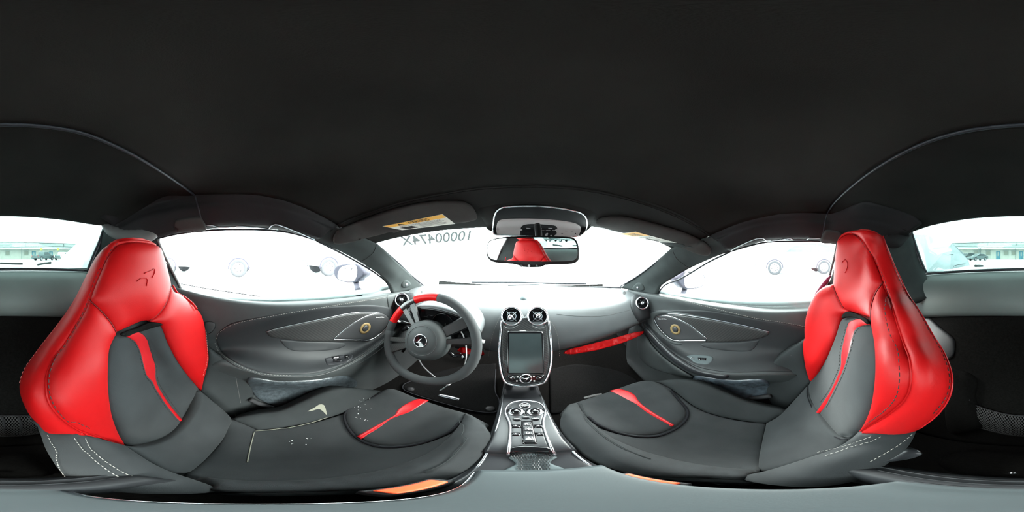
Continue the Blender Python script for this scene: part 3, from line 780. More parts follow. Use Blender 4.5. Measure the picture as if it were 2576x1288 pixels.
pillow('accent_strip', [(1150, 882, 1), (1160, 874), (1185, 878), (1215, 884), (1218, 893, 1), (1190, 892), (1165, 888)], C_da, M['redpaint'], dash, h=.002, e=.01, thick=.004, step=5, lift=.001)
stitches([(1380, 800), (1398, 830), (1405, 860), (1408, 900)], C_da, M['thread'], dash, lift=.0015, r=.0005)
stitches([(1258, 795), (1245, 825), (1236, 855), (1228, 900)], C_da, M['thread'], dash, lift=.0015, r=.0005)
dtube('airbag_seam', [(1400, 790), (1450, 795), (1520, 794), (1585, 780)], C_da, .0006, M['armlip'], dash, .0003)
# side pods with round vents
for px, s in ((1612, 1), (1014, -1)):
    car = C_da
    if s > 0:
        o = [(1588, 748, 1), (1605, 740), (1650, 742, 1), (1652, 770), (1640, 792), (1630, 815), (1622, 828, 1), (1608, 812), (1594, 790), (1586, 768)]
    else:
        o = [(972, 745, 1), (1000, 738), (1045, 742), (1048, 765), (1040, 790), (1025, 810), (1000, 800), (980, 785)]
    pod = pillow('vent_pod', o, car, M['doord'], dash, h=.012, e=.02, thick=.02, step=6, lift=.004)
    h, n = car.hit(px, 765 if s > 0 else 757)
    n = (n * .4 + (EYE - h).normalized() * .6).normalized()
    h = h + n * .024
    v = lathe('round_vent', [(.036, .0), (.038, .008), (.035, .014), (.031, .012), (.028, -.006), (.001, -.010)], h, n, M['chrome'], dash, 36)
    lathe('vent_throat', [(.030, .004), (.029, .010), (.026, -.004), (.001, -.006)], h, n, M['gloss'], v, 30)
    for a in (0, rad(60), rad(120)):
        F = frame(n); d = F @ Vector((math.cos(a), math.sin(a), 0))
        tube('vent_vane', [h + n * .008 - d * .026, h + n * .008 + d * .026], .0012, M['plastic'], v, 6)
    lathe('vent_knob', [(.009, .002), (.009, .016), (.006, .019), (.001, .019)], h, n, M['alu'], v, 20)
# defroster slots by the pillars
for o in ([(1058, 733), (1061, 731), (1063, 735), (1061, 738)], [(1566, 737), (1571, 733), (1575, 737), (1570, 742)]):
    pillow('defroster_slot', o, C_da, M['dark'], dash, h=0, e=0, thick=.002, step=3, lift=.001)
# sun sensor dome
h, n = C_da.hit(1317, 752)
lathe('sun_sensor_dome', [(.017, 0), (.0168, .004), (.014, .010), (.008, .014), (.001, .0155)], h, Vector((0, -.25, 1)), M['pad'], dash, 30)
# wiper blades beyond the glass
wip = empty('windscreen_wiper', 'black wiper blades resting at the foot of the windscreen', 'wiper')
tube('wiper_arm', [V(-.35, 1.09, -.19), V(0, 1.16, -.188), V(.45, 1.08, -.19)], .006, M['rubber'], wip, n=24)
tube('wiper_blade', [V(-.10, 1.10, -.2), V(.06, 1.13, -.198), V(.12, 1.13, -.198)], .004, M['rubber'], wip, n=12)

# ---- instrument binnacle
bin_ = dash
hood_rows = []
for k, (y, dz) in enumerate(((.545, .0), (.56, .008), (.63, .012), (.72, -.0), (.84, -.03))):
    hood_rows.append([V(-.34 + .155 * math.cos(a) * (1 if math.cos(a) < 0 else 1.1), y + .03 * (1 - math.sin(a)), -.30 + .085 * math.sin(a) + dz * math.sin(a)) for a in np.linspace(math.pi * 1.08, -.08 * math.pi, 15)])
hood, C_hd = loft('binnacle_hood', hood_rows, M['dash'], bin_, nu=31, nv=17, thick=.012, toward=Vector((-.34, .65, 2)))
liner = [[v + (V(-.34, v.y, -.335) - v) * .07 for v in r] for r in [[r_[i] for i in range(len(r_))] for r_ in hood_rows]]
loft('binnacle_shade_liner', liner, M['plastic'], bin_, nu=31, nv=17, thick=.004, toward=V(-.34, .6, -.335))  # black liner added so the lit hood interior reads as shaded
face = [V(-.34 + .145 * math.cos(a), .618, -.315 + .08 * math.sin(a) * (1 if math.sin(a) > 0 else .8)) for a in np.linspace(0, 2 * math.pi, 40, endpoint=False)]
vs = [v for v in face] + [v + Vector((0, .02, 0)) for v in face]
fs = [tuple(range(40)), tuple(range(79, 39, -1))] + [(i, i + 40, (i + 1) % 40 + 40, (i + 1) % 40) for i in range(40)]
link('display_lens', mesh(vs, fs, False), M['gloss'], bin_)
dial = lathe('rev_counter', [(.052, 0), (.052, .004), (.047, .006), (.046, .002), (.001, .002)], V(-.34, .616, -.31), Vector((0, -1, .1)), M['gloss'], bin_, 40)

# ================================================================ CENTRE STACK
stk = empty('centre_stack', 'floating carbon centre stack with chrome rim, round vents and portrait screen', 'centre console')
c0 = P(1320, 770, y=.70); c1 = P(1320, 972, y=.50)
sl = (c1 - c0)
rows = [[c0 - sl * .15 + Vector((x, 0, 0)) for x in (-.25, 0, .25)], [c0 + Vector((x, 0, 0)) for x in (-.25, 0, .25)], [(c0 + c1) / 2 + Vector((x, -.006, .006)) for x in (-.25, 0, .25)], [c1 + Vector((x, 0, 0)) for x in (-.25, 0, .25)], [c1 + sl * .2 + Vector((x, 0, 0)) for x in (-.25, 0, .25)]]
me, C_st = grid_mesh(grid_rows(rows, 21, 33)); bpy.data.meshes.remove(me)
SO = [(1262, 800), (1265, 780), (1287, 770), (1310, 783), (1320, 797), (1330, 783), (1352, 770), (1375, 780), (1381, 800), (1385, 830), (1390, 870), (1389, 905), (1383, 940), (1375, 962), (1355, 971), (1320, 975), (1285, 971), (1268, 962), (1262, 940), (1256, 905), (1255, 870), (1258, 830)]
pillow('stack_body', SO, C_st, M['dash'], stk, h=.006, e=.012, thick=.06, step=8, lift=-.004)
fp = pillow('carbon_face', [(1266, 805), (1272, 822), (1287, 824), (1305, 815), (1314, 798, 1), (1330, 798, 1), (1336, 815), (1352, 824), (1368, 822), (1376, 805), (1378, 840), (1382, 875), (1381, 915), (1374, 945), (1366, 957), (1345, 964), (1320, 967), (1295, 964), (1278, 957), (1268, 945), (1263, 915), (1262, 875), (1263, 840)], C_st, M['carbon'], stk, h=.004, e=.008, thick=.004, step=7, lift=.004)
tube('chrome_rim', draped([(1262, 808), (1258, 850), (1256, 890), (1259, 925), (1265, 950), (1274, 963), (1295, 969), (1320, 971), (1347, 969), (1366, 963), (1376, 950), (1384, 925), (1387, 890), (1384, 850), (1380, 808)], C_st, .006, 6), .0042, M['chrome'], stk, 10)
tube('chrome_inner_line', draped([(1267, 815), (1264, 860), (1265, 905), (1271, 940), (1280, 955), (1298, 962), (1320, 964), (1343, 962), (1361, 955), (1371, 940), (1378, 905), (1379, 860), (1375, 815)], C_st, .007, 6), .0013, M['dark'], stk, 6)
for px in (1287, 1352):
    h, n = C_st.hit(px, 796)
    n = (n * .55 + Vector((0, -1, .25)) * .45).normalized(); h = h + n * .004
    v = lathe('round_vent', [(.041, -.02), (.044, .004), (.042, .012), (.037, .010), (.034, -.006), (.001, -.012)], h, n, M['chrome'], stk, 44)
    lathe('vent_throat', [(.0360, .004), (.0345, .010), (.031, -.008), (.001, -.010)], h - Vector((0, 0, .003)), n, M['gloss'], v, 36)
    F = frame(n)
    for a in (rad(45), rad(135)):
        d = F @ Vector((math.cos(a), math.sin(a), 0)); tube('vent_vane', [h + n * .007 - d * .030, h + n * .007 + d * .030], .0011, M['alu'], v, 6)
    ring = [h + n * .007 + F @ Vector((math.cos(a) * .018, math.sin(a) * .018, 0)) for a in np.linspace(0, 2 * math.pi, 28, endpoint=False)]
    tube('vent_ring', ring, .0012, M['alu'], v, 6, closed=True)
    kn = n if px == 1352 else (n + Vector((-.25, 0, -.3))).normalized()
    lathe('vent_knob', [(.010, .004), (.010, .020), (.008, .024), (.005, .0245), (.001, .022)], h, kn, M['chrome'], v, 24)
sc = pillow('touch_screen', [(1276, 838), (1282, 834), (1320, 833), (1360, 834), (1366, 840), (1368, 870), (1368, 905), (1367, 937), (1360, 940), (1320, 940), (1282, 940), (1276, 937), (1275, 900)], C_st, M['gloss'], stk, h=.003, e=.004, thick=.003, step=7, lift=.008)
pillow('display', [(1281, 840, 1), (1361, 840, 1), (1364, 937, 1), (1280, 937, 1)], C_st, M['screen'], sc, h=0, e=0, thick=.001, step=8, lift=.0118)
pillow('status_lamp', [(1307, 833, 1), (1322, 833, 1), (1322, 834.5, 1), (1307, 834.5, 1)], C_st, M['icon'], sc, h=0, e=0, thick=.001, step=3, lift=.0125)
bp_ = pillow('button_panel', [(1276, 942), (1320, 943), (1367, 942), (1366, 950), (1358, 957), (1320, 962), (1284, 957), (1277, 951)], C_st, M['gloss'], stk, h=.002, e=.004, thick=.003, step=6, lift=.008)
for o in ([(1277, 945), (1286, 943), (1297, 951), (1288, 956), (1280, 954)], [(1366, 945), (1357, 943), (1346, 951), (1356, 956), (1363, 954)]):
    b = pillow('leaf_button', o, C_st, M['gloss'], bp_, h=.003, e=.004, thick=.002, step=4, lift=.010)
    cx = sum(p[0] for p in o) / 5; dtube('button_mark', [(cx - 2.5, 949), (cx + 2.5, 949)], C_st, .0008, M['icon'], b, .0145)
for x_, y_ in ((1302, 947), (1300, 957), (1342, 946), (1343, 957)):
    pillow('small_button_mark', [(x_ - 2, y_ - 1.5, 1), (x_ + 2, y_ - 1.5, 1), (x_ + 2, y_ + 1.5, 1), (x_ - 2, y_ + 1.5, 1)], C_st, M['icon'], bp_, h=0, e=0, thick=.001, step=2, lift=.0112)
h, n = C_st.hit(1322, 951)
kb = lathe('rotary_knob', [(.0205, .006), (.0205, .016), (.018, .019), (.016, .0165), (.001, .0165)], h, n, M['chrome'], stk, 36)
lathe('knob_cap', [(.016, .0165), (.016, .0175), (.001, .0178)], h, n, M['gloss'], kb, 30)
SWOOSH = [(-.9, -.1), (-.3, .28), (.45, .38), (1.0, .75), (.62, .05), (.2, -.5), (.28, .02), (-.3, .05)]
def swoosh(name, c, n, s, m_, par, rot=0, mir=1):
    F = frame(n); cr_, sr_ = math.cos(rot), math.sin(rot)
    q = [(x * mir * cr_ - y * sr_, x * mir * sr_ + y * cr_) for x, y in SWOOSH]
    vs = [c + F @ Vector((a * s, b * s, 0)) for a, b in q]; k = len(q)
    vs += [v + n.normalized() * s * .12 for v in vs]
    tri = [(0, 1, 7), (1, 6, 7), (1, 2, 6), (2, 4, 6), (2, 3, 4), (4, 5, 6)]
    fs = [tuple(i + k for i in t) for t in tri] + [(i, (i + 1) % k, (i + 1) % k + k, i + k) for i in range(k)]
    return link(name, mesh(vs, fs, False), m_, par)
swoosh('emblem', h + n * .018, n, .010, M['icon'], kb)

# ================================================================ TUNNEL CONSOLE
con = empty('centre_console', 'narrow satin black tunnel console with gear buttons between the seats', 'centre console')
rows = []
prof = ((-.066, -.20), (-.064, -.03), (-.058, -.004), (-.046, .002), (0, 0), (.048, .002), (.060, -.004), (.066, -.03), (.068, -.20))
for y, z in ((.80, -.60), (.62, -.60), (.52, -.585), (.47, -.567), (.40, -.557), (.30, -.545), (.22, -.54), (.195, -.556), (.14, -.56), (.05, -.56)):
    rows.append([V(-.019 + a * 1.0, y, z + b * (1 if y < .55 else .9)) for a, b in prof])
cb, C_co = loft('console_body', rows, M['cons'], con, nu=49, nv=55, thick=.01, even=False)
ct = pillow('control_plate', [(1292, 1012), (1320, 1010), (1350, 1012), (1365, 1022), (1371, 1040), (1366, 1060), (1368, 1080), (1378, 1110), (1390, 1140), (1360, 1138), (1320, 1136), (1290, 1138), (1278, 1145), (1282, 1110), (1284, 1080), (1280, 1060), (1272, 1040), (1277, 1022)], C_co, M['alu'], con, h=.004, e=.006, thick=.004, step=6, lift=.001)
ct.data.materials.clear(); ct.data.materials.append(M['cons'])
tube('chrome_frame', draped([(1278, 1146, 1), (1281, 1110), (1283, 1080), (1280, 1062), (1271, 1040), (1276, 1023), (1292, 1013), (1320, 1010.5), (1350, 1013), (1366, 1023), (1372, 1040), (1367, 1062), (1370, 1082), (1381, 1112), (1396, 1146, 1)], C_co, .005, 5), .0028, M['chrome'], con, 8)
def knob_at(name, px, py, r, hh, m_, par, lift=.004, flat=1.0):
    h, n = C_co.hit(px, py); n = Vector((0, -.08, 1)).normalized()
    return lathe(name, [(r, lift), (r, lift + hh * .8), (r * .85, lift + hh), (.001, lift + hh)], h, n, m_, par, 30), h + n * (lift + hh), n
sb, p_, n_ = knob_at('start_button', 1320, 1023, .0135, .006, M['gloss'], con)
F = frame(n_); tube('button_ring', [p_ + F @ Vector((math.cos(a) * .0135, math.sin(a) * .0135, -.001)) for a in np.linspace(0, 2 * math.pi, 30, endpoint=False)], .0013, M['chrome'], sb, 6, closed=True)
text_on('button_lettering', 'START\nSTOP', [(1312.5, 1019.5), (1327.5, 1019.5), (1327.5, 1027), (1312.5, 1027)], C_co, M['icon'], sb, lift=.0112)
for px, t_ in ((1298, 'H'), (1346, 'P')):
    k1, p_, n_ = knob_at('mode_dial', px, 1039, .019, .010, M['chrome'], con)
    lathe('dial_collar', [(.024, .003), (.024, .006), (.019, .008), (.001, .008)], C_co.hit(px, 1039)[0], n_, M['gloss'], k1, 32)
    lathe('dial_cap', [(.0125, 0), (.0125, .004), (.001, .0045)], p_, n_, M['gloss'], k1, 26)
    pillow('dial_mark', [(px - 2, 1037.5, 1), (px + 2, 1037.5, 1), (px + 2, 1040, 1), (px - 2, 1040, 1)], C_co, M['icon'], k1, h=0, e=0, thick=.0008, step=3, lift=.0195)
for px, py in ((1300, 1057), (1323, 1052), (1347, 1056)):
    k1, p_, n_ = knob_at('oval_button', px, py, .0095, .004, M['gloss'], con)
    pillow('button_mark', [(px - 3, py - 1, 1), (px + 3, py - 1, 1), (px + 3, py + 1, 1), (px - 3, py + 1, 1)], C_co, M['icon'], k1, h=0, e=0, thick=.0006, step=3, lift=.0092)
gs = pillow('gear_selector_bezel', [(1311, 1061, 1), (1340, 1061, 1), (1345, 1085), (1353, 1119, 1), (1314, 1119, 1), (1311, 1090)], C_co, M['gloss'], con, h=.003, e=.003, thick=.003, step=5, lift=.005)
for (y0, y1, t_) in ((1066, 1076, 'R'), (1078, 1087, 'N'), (1088, 1098, 'D'), (1099, 1113, None)):
    f = lambda y: (1313.5 + (y - 1066) * .04, 1336 + (y - 1066) * .22)
    a0, b0 = f(y0); a1, b1 = f(y1)
    kb_ = pillow('gear_button', [(a0, y0, 1), (b0, y0, 1), (b1, y1, 1), (a1, y1, 1)], C_co, M['cons'], gs, h=.002, e=.002, thick=.002, step=4, lift=.009)
    cx, cy = (a0 + b0 + a1 + b1) / 4, (y0 + y1) / 2
    if t_: text_on('gear_letter', t_, [(cx - 4.5, cy - 2.6), (cx + 4.5, cy - 2.6), (cx + 4.8, cy + 2.6), (cx - 4.8, cy + 2.6)], C_co, M['icon'], kb_, lift=.0118, bold=.02)
    else: pillow('arrow_mark', [(cx, cy - 3.5, 1), (cx + 8, cy + 3.2, 1), (cx - 8, cy + 3.2, 1)], C_co, M['white'], kb_, h=0, e=0, thick=.0008, step=3, lift=.0118)
for side, xs in ((0, (1284, 1309)), (1, (1344, 1366))):
    for (y0, y1) in ((1070, 1079), (1090, 1099)):
        dx = (y0 - 1070) * (.12 if side else -.02)
        b = pillow('window_rocker', [(xs[0] + dx, y0, 1), (xs[1] + dx * 1.4, y0, 1), (xs[1] + dx * 1.4 + 2, y1, 1), (xs[0] + dx, y1, 1)], C_co, M['gloss'], con, h=.003, e=.003, thick=.002, step=4, lift=.005)
        cx = (xs[0] + xs[1]) / 2 + dx; cy = (y0 + y1) / 2
        pillow('rocker_mark', [(cx - 3.5, cy + 1.3, 1), (cx - 1, cy - 1.3, 1), (cx + 1, cy - 1.3, 1), (cx + 3.5, cy + 1.3, 1)], C_co, M['white'], b, h=0, e=0, thick=.0008, step=3, lift=.0092)
pillow('dark_ledge', [(1280, 1126, 1), (1320, 1122), (1385, 1126, 1), (1394, 1142, 1), (1360, 1138), (1320, 1136), (1296, 1138), (1278, 1146, 1)], C_co, M['gloss'], con, h=.002, e=.004, thick=.003, step=5, lift=.006)
pd = pillow('honeycomb_pad', [(1280, 1152), (1300, 1142), (1330, 1139), (1365, 1141), (1385, 1147), (1402, 1150), (1390, 1158), (1384, 1165), (1400, 1172), (1420, 1182), (1330, 1186), (1262, 1190), (1282, 1176), (1298, 1168), (1292, 1160)], C_co, M['pad'], con, h=.003, e=.005, thick=.003, step=6, lift=.002)
hx = []
vs, fs = [], []
for j, yy in enumerate(np.arange(1144, 1184, 4.6)):
    w = 7.2
    for i in range(-9, 10):
        cx = 1343 + i * w + (w / 2 if j % 2 else 0) + (yy - 1140) * .0
        lim = 52 if yy < 1156 else 40
        if abs(cx - 1341) > lim: continue
        ring = [C_co.hit(cx + math.cos(rad(60 * k + 30)) * w * .52, yy + math.sin(rad(60 * k + 30)) * 2.9)[0] + Vector((0, 0, .0066)) for k in range(6)]
        v, f = sweep(ring, .0005, 4, closed=True); b = len(vs); vs += v; fs += [tuple(q + b for q in x) for x in f]
link('honeycomb_ribs', mesh(vs, fs, False), M['cons'], pd)
# struts that carry the floating stack
for s in (-1, 1):
    tube('stack_strut', [V(-.016 + s * .040, .53, -.50), V(-.018 + s * .040, .545, -.55), V(-.019 + s * .042, .57, -.60)], .014, M['cons'], con, n=10)

# ---- armrest box right under the eye
arm = empty('armrest_box', 'pale grey leather armrest box at the rear end of the centre console', 'armrest')
bm = bmesh.new(); pts = []
def arow(y, hw, z, drop):
    c = -.013
    return [V(c - hw - .004, y, z - .16), V(c - hw, y, z - .03), V(c - hw * .97, y, z - .008), V(c - hw * .85, y, z), V(c, y, z + .002), V(c + hw * .85, y, z), V(c + hw * .97, y, z - .008), V(c + hw, y, z - .03), V(c + hw + .004, y, z - .16)]
rows = [arow(.139, .056, -.60, 0), arow(.137, .056, -.53, 0), arow(.130, .055, -.508, 0), arow(.118, .053, -.500, 0), arow(.06, .050, -.497, 0), arow(0, .048, -.497, 0), arow(-.03, .048, -.498, 0), arow(-.06, .048, -.50, 0), arow(-.078, .047, -.512, 0), arow(-.084, .046, -.60, 0)]
ab, C_ab = loft('armrest_lid', rows, M['box'], arm, nu=49, nv=46, thick=.006, even=False)
tube('lid_seam', [V(-.070, .13, -.525), V(-.0625, .06, -.515), V(-.0615, -.02, -.515), V(-.0615, -.07, -.53)], .0016, M['chrome'], arm, n=24)
tray = empty('rear_tray', 'dark ribbed leather tray edge crossing behind the armrest box', 'tray')
rows = []
for y, z in ((-.115, -.62), (-.108, -.53), (-.098, -.505), (-.088, -.503), (-.075, -.498), (-.062, -.503), (-.057, -.53), (-.056, -.62)):
    rows.append([V(x, y + yo, z - zo) for x, yo, zo in ((-.130, .01, .05), (-.122, .005, .01), (-.100, 0, 0), (-.075, 0, 0), (0, -.005, 0), (.06, .0, 0), (.10, .012, .008), (.112, .018, .05))])
tb, C_tr = loft('tray_edge', rows, M['boxd'], tray, nu=36, nv=36, thick=.006, even=False)
for k in range(3):
    tube('tray_rib', [V(-.105, -.093 + k * .011, -.5015), V(-.05, -.094 + k * .011, -.500), V(.05, -.093 + k * .011, -.500), V(.095, -.083 + k * .011, -.506)], .0018, M['boxd'], tray, n=20)
# orange webbing loops between seats and console
for (px, py), lab in (((1050, 1224), 'orange red buckle tab in the gap beside the driver cushion'), ((1622, 1207), 'orange red buckle tab in the gap beside the passenger cushion')):
    t = empty('buckle_tag', lab, 'seat belt buckle')
    c = P(px, py, z=-.500)
    rbox('buckle_body', c - Vector((0, 0, .045)), (.020, .058, .07), M['plastic'], t, .004)
    rbox('release_button', c - Vector((0, 0, .008)), (.014, .046, .012), M['orange'], t, .003)
for s_, xa in ((-1, -.019 - .056), (1, -.019 + .059)):
    tube('edge_highlight', [V(xa, .50, -.574), V(xa - s_ * .002, .40, -.556), V(xa - s_ * .002, .28, -.545), V(xa - s_ * .002, .20, -.552), V(xa - s_ * .002, .145, -.562)], .0022, M['alu'], con, n=24)  # bright metal tubes stand in for highlights along the console edges
# ================================================================ SEATS
def seat_carrier(levels, ext=.25):
    rows = [[P(a, b, **(y if isinstance(y, dict) else dict(y=y))) for a, b, y in L] for L in levels]
    rows = [[r[0] + (r[0] - r[1]).normalized() * .02 + Vector((0, -.02, 0))] + r + [r[-1] + (r[-1] - r[-2]).normalized() * .02 + Vector((0, -.02, 0))] for r in rows]
    rows = [[v + (v - w) .normalized() * .03 for v, w in zip(rows[0], rows[1])]] + rows + [[v + (v - w).normalized() * .04 for v, w in zip(rows[-1], rows[-2])]]
    me, c = grid_mesh(grid_rows(rows, (len(rows[0]) - 1) * 6 + 1, (len(rows) - 1) * 6 + 1, even=False))
    bpy.data.meshes.remove(me)
    return c, rows

def cushion_field(xc, s, outer=.20):
    """height field of the seat bottom; s = +1 if the door is at +x"""
    rows = []
    for y in np.linspace(-.24, .50, 26):
        r = []
        for dx in np.linspace(-.27, .27, 37):
            x = xc + dx
            base = -.705 + .085 * min(1, max(0, (y - .02) / .34)) ** 1.3
            a = abs(dx)
            bol = .125 * min(1, max(0, (a - .085) / .115)) ** 1.7
            if y > .25: bol *= 1 - .45 * min(1, (y - .25) / .15)
            if a > .215: bol -= ((a - .215) / .055) ** 2 * .10
            r.append(V(x, y, base + bol))
        rows.append(r)
    me, c = grid_mesh(rows); bpy.data.meshes.remove(me)
    return c, rows

def seat_back_shell(name, rows, m_, parent, depth=.06):
    """closed moulded rear shell of the backrest, behind the padded front"""
    n = len(rows[0]); C = []
    bk = []
    for r in rows[1:-1]:
        c = sum((v for v in r), Vector()) / n
        o = .02 if c.x > 0 else -.02
        f = [c.lerp(v, .72) + Vector((o, -.03, 0)) for v in r[1:-1]]
        b = [c.lerp(v, .50) + Vector((o * 2.5, -.03 - depth, -.01)) for v in r[1:-1]]
        bk.append(f + b[::-1])
    k = len(bk[0]); vs = [v for r in bk for v in r]; fs = []
    for j in range(len(bk) - 1):
        for i in range(k): fs.append((j * k + i, j * k + (i + 1) % k, (j + 1) * k + (i + 1) % k, (j + 1) * k + i))
    fs.append(tuple(range(k))); fs.append(tuple((len(bk) - 1) * k + i for i in range(k)))
    return link(name, mesh(vs, fs), m_, parent)

# ------------------------------------------------ driver seat
ds = empty('sports_seat', 'driver seat, red leather and grey suede bucket seat behind the steering wheel', 'seat', 'red and grey bucket seats')
C_db, rows_db = seat_carrier([
    [(255, 612, -.36), (280, 598, -.33), (320, 592, -.31), (345, 591, -.305), (378, 595, -.305), (410, 606, -.30)],
    [(268, 622, -.33), (285, 612, -.29), (320, 606, -.27), (345, 605, -.265), (375, 609, -.265), (400, 618, -.27)],
    [(240, 665, -.33), (262, 665, -.28), (300, 665, -.26), (345, 665, -.25), (390, 665, -.25), (418, 670, -.265)],
    [(205, 735, -.33), (236, 735, -.27), (280, 735, -.25), (345, 735, -.24), (400, 735, -.235), (446, 735, -.25)],
    [(165, 795, -.33), (208, 795, -.26), (275, 795, -.245), (345, 800, -.245), (420, 795, -.22), (506, 795, -.21)],
    [(105, 872, -.31), (158, 872, -.24), (270, 880, -.225), (355, 870, -.25), (430, 870, -.21), (521, 870, -.18)],
    [(58, 950, -.27), (118, 955, -.20), (268, 950, -.200), (380, 930, -.235), (465, 935, -.19), (524, 915, -.16)],
    [(72, 1030, -.23), (135, 1030, -.17), (275, 1035, -.18), (420, 1010, -.205), (490, 967, -.18), (520, 975, -.16)],
    [(120, 1088, -.20), (220, 1095, -.155), (308, 1118, -.165), (465, 1072, -.16), (545, 1030, -.155), (585, 1052, -.15)]])
seat_back_shell('back_shell', rows_db, M['red'], ds)
C_dc, rows_dc = cushion_field(-.325, -1)
# inner side bolster (red, wraps to the back), front bolster, headrest, outer bolster
side = pillow('side_wing', [(262, 628), (290, 611), (330, 606), (375, 608), (398, 622, 1), (372, 614), (330, 611), (296, 619), (272, 650), (250, 700), (228, 755), (205, 800), (165, 865), (134, 910), (118, 955), (122, 1005), (150, 1045), (198, 1080), (260, 1104), (309, 1119, 1), (200, 1091), (132, 1088), (104, 1064), (82, 1040), (62, 1000), (57, 965), (68, 930), (100, 880), (152, 812), (190, 755), (222, 690), (240, 655)], C_db, M['red'], ds, h=.012, e=.016, thick=.045, step=7)
hr = pillow('headrest_pad', [(296, 619, 1), (330, 611), (372, 614), (400, 624), (412, 655), (424, 700), (427, 717, 1), (418, 755), (400, 785), (378, 803), (350, 808), (310, 826), (289, 836, 1), (276, 812), (255, 785), (228, 757, 1), (250, 700), (272, 650)], C_db, M['red'], ds, h=.016, e=.028, thick=.03, step=7)
fb = pillow('inner_bolster', [(228, 757, 1), (255, 785), (276, 812), (289, 838), (284, 850), (272, 880), (268, 930), (268, 985), (275, 1040), (290, 1085), (309, 1119, 1), (260, 1104), (198, 1080), (150, 1045), (122, 1005), (118, 955), (134, 910), (165, 865), (205, 800)], C_db, M['red'], ds, h=.014, e=.025, thick=.03, step=7)
ob = pillow('outer_bolster', [(427, 717, 1), (436, 735), (452, 742), (480, 768), (502, 790), (512, 820), (518, 868), (522, 905), (512, 950), (505, 983, 1), (490, 967), (465, 938), (440, 900), (420, 858), (407, 825), (394, 814), (372, 808, 1), (400, 785), (418, 755)], C_db, M['red'], ds, h=.016, e=.03, thick=.03, step=7)
dtube('piping', [(228, 757), (205, 800), (165, 865), (134, 910), (118, 955), (122, 1005), (150, 1045), (198, 1080), (260, 1104), (309, 1119)], C_db, .0022, M['red'], fb, .002)
dtube('seam', [(228, 757, 1), (255, 785), (276, 812), (289, 836)], C_db, .0011, M['redseam'], fb, .004)
dtube('seam', [(427, 717, 1), (418, 755), (400, 785), (374, 806)], C_db, .0009, M['redseam'], ob, .004)
stitches([(296, 622), (276, 650), (254, 700), (232, 757), (213, 800), (172, 867), (141, 912), (126, 955), (130, 1000), (158, 1040), (205, 1074)], C_db, M['dthread'], fb, lift=.0145, r=.0006)
stitches([(70, 965), (80, 932), (112, 886), (162, 820)], C_db, M['rthread'], side, lift=.0125, r=.0005)
stitches([(508, 830), (511, 870), (511, 905), (502, 945)], C_db, M['rthread'], ob, lift=.0145, r=.0005)
dtube('headrest_emblem', [(332, 709), (340, 703), (350, 701), (357, 703), (357, 712), (355, 720)], C_db, .0012, M['red'], hr, .0168)
dtube('headrest_emblem', [(369, 700), (374, 692), (376, 683), (374, 679), (366, 684), (350, 690)], C_db, .0012, M['red'], hr, .0168)
# suede centre
cp = pillow('centre_panel', [(300, 836), (330, 822), (370, 812), (400, 817), (410, 830), (422, 862), (445, 905), (470, 940), (505, 985), (505, 1005), (494, 1035), (467, 1071), (430, 1098), (390, 1114), (345, 1122), (318, 1118), (300, 1095), (280, 1040), (270, 985), (269, 930), (274, 880), (282, 852)], C_db, M['seat'], ds, h=.012, e=.03, thick=.03, step=8, lift=-.002)
pillow('red_stripe', [(304, 843, 1), (318, 835), (334, 830, 1), (352, 836), (366, 848), (372, 865), (380, 900), (384, 925), (383, 950), (390, 972), (410, 1005), (440, 1045), (466, 1068, 1), (462, 1073, 1), (440, 1058), (408, 1020), (382, 980), (372, 960), (358, 945), (350, 920), (342, 885), (332, 862), (318, 850)], C_db, M['redstripe'], cp, h=.003, e=.01, thick=.003, step=5, lift=.009)
stitches([(336, 829), (354, 835), (369, 847), (375, 865), (383, 900), (387, 925), (386, 950), (394, 972), (415, 1005), (445, 1045)], C_db, M['dthread'], cp, lift=.011, r=.0007)
stitches([(316, 851), (330, 864), (339, 885), (347, 920), (355, 947), (369, 962), (378, 980), (404, 1022), (436, 1060)], C_db, M['dthread'], cp, lift=.011, r=.0007)
dtube('panel_gap', [(505, 990), (504, 1010), (492, 1038), (465, 1075), (430, 1100), (390, 1117), (345, 1125), (318, 1121)], C_db, .0016, M['groove'], cp, .007)
lp = pillow('lumbar_panel', [(505, 984, 1), (530, 1005), (560, 1030), (582, 1055), (575, 1075), (560, 1105), (530, 1140), (500, 1168), (465, 1190), (425, 1185), (385, 1165), (345, 1140), (310, 1120, 1), (345, 1124), (392, 1116), (432, 1099), (467, 1072), (494, 1036), (505, 1005)], Carrier(*(lambda g: (sum(g, []), [(j * len(g[0]) + i, j * len(g[0]) + i + 1, (j + 1) * len(g[0]) + i + 1, (j + 1) * len(g[0]) + i) for j in range(len(g) - 1) for i in range(len(g[0]) - 1)]))(
    grid_rows([[P(290, 1110, z=-.465), P(345, 1118, z=-.51), P(420, 1090, z=-.54), P(480, 1050, z=-.55), P(510, 975, y=-.16)], [P(340, 1150, z=-.52), P(410, 1150, z=-.57), P(470, 1130, z=-.61), P(520, 1090, z=-.62), P(555, 1010, x=-.49)], [P(420, 1200, z=-.58), P(480, 1200, z=-.64), P(540, 1150, z=-.675), P(580, 1100, z=-.68), P(610, 1045, z=-.66)]], 17, 17))), M['seat'], ds, h=.008, e=.02, thick=.03, step=8)
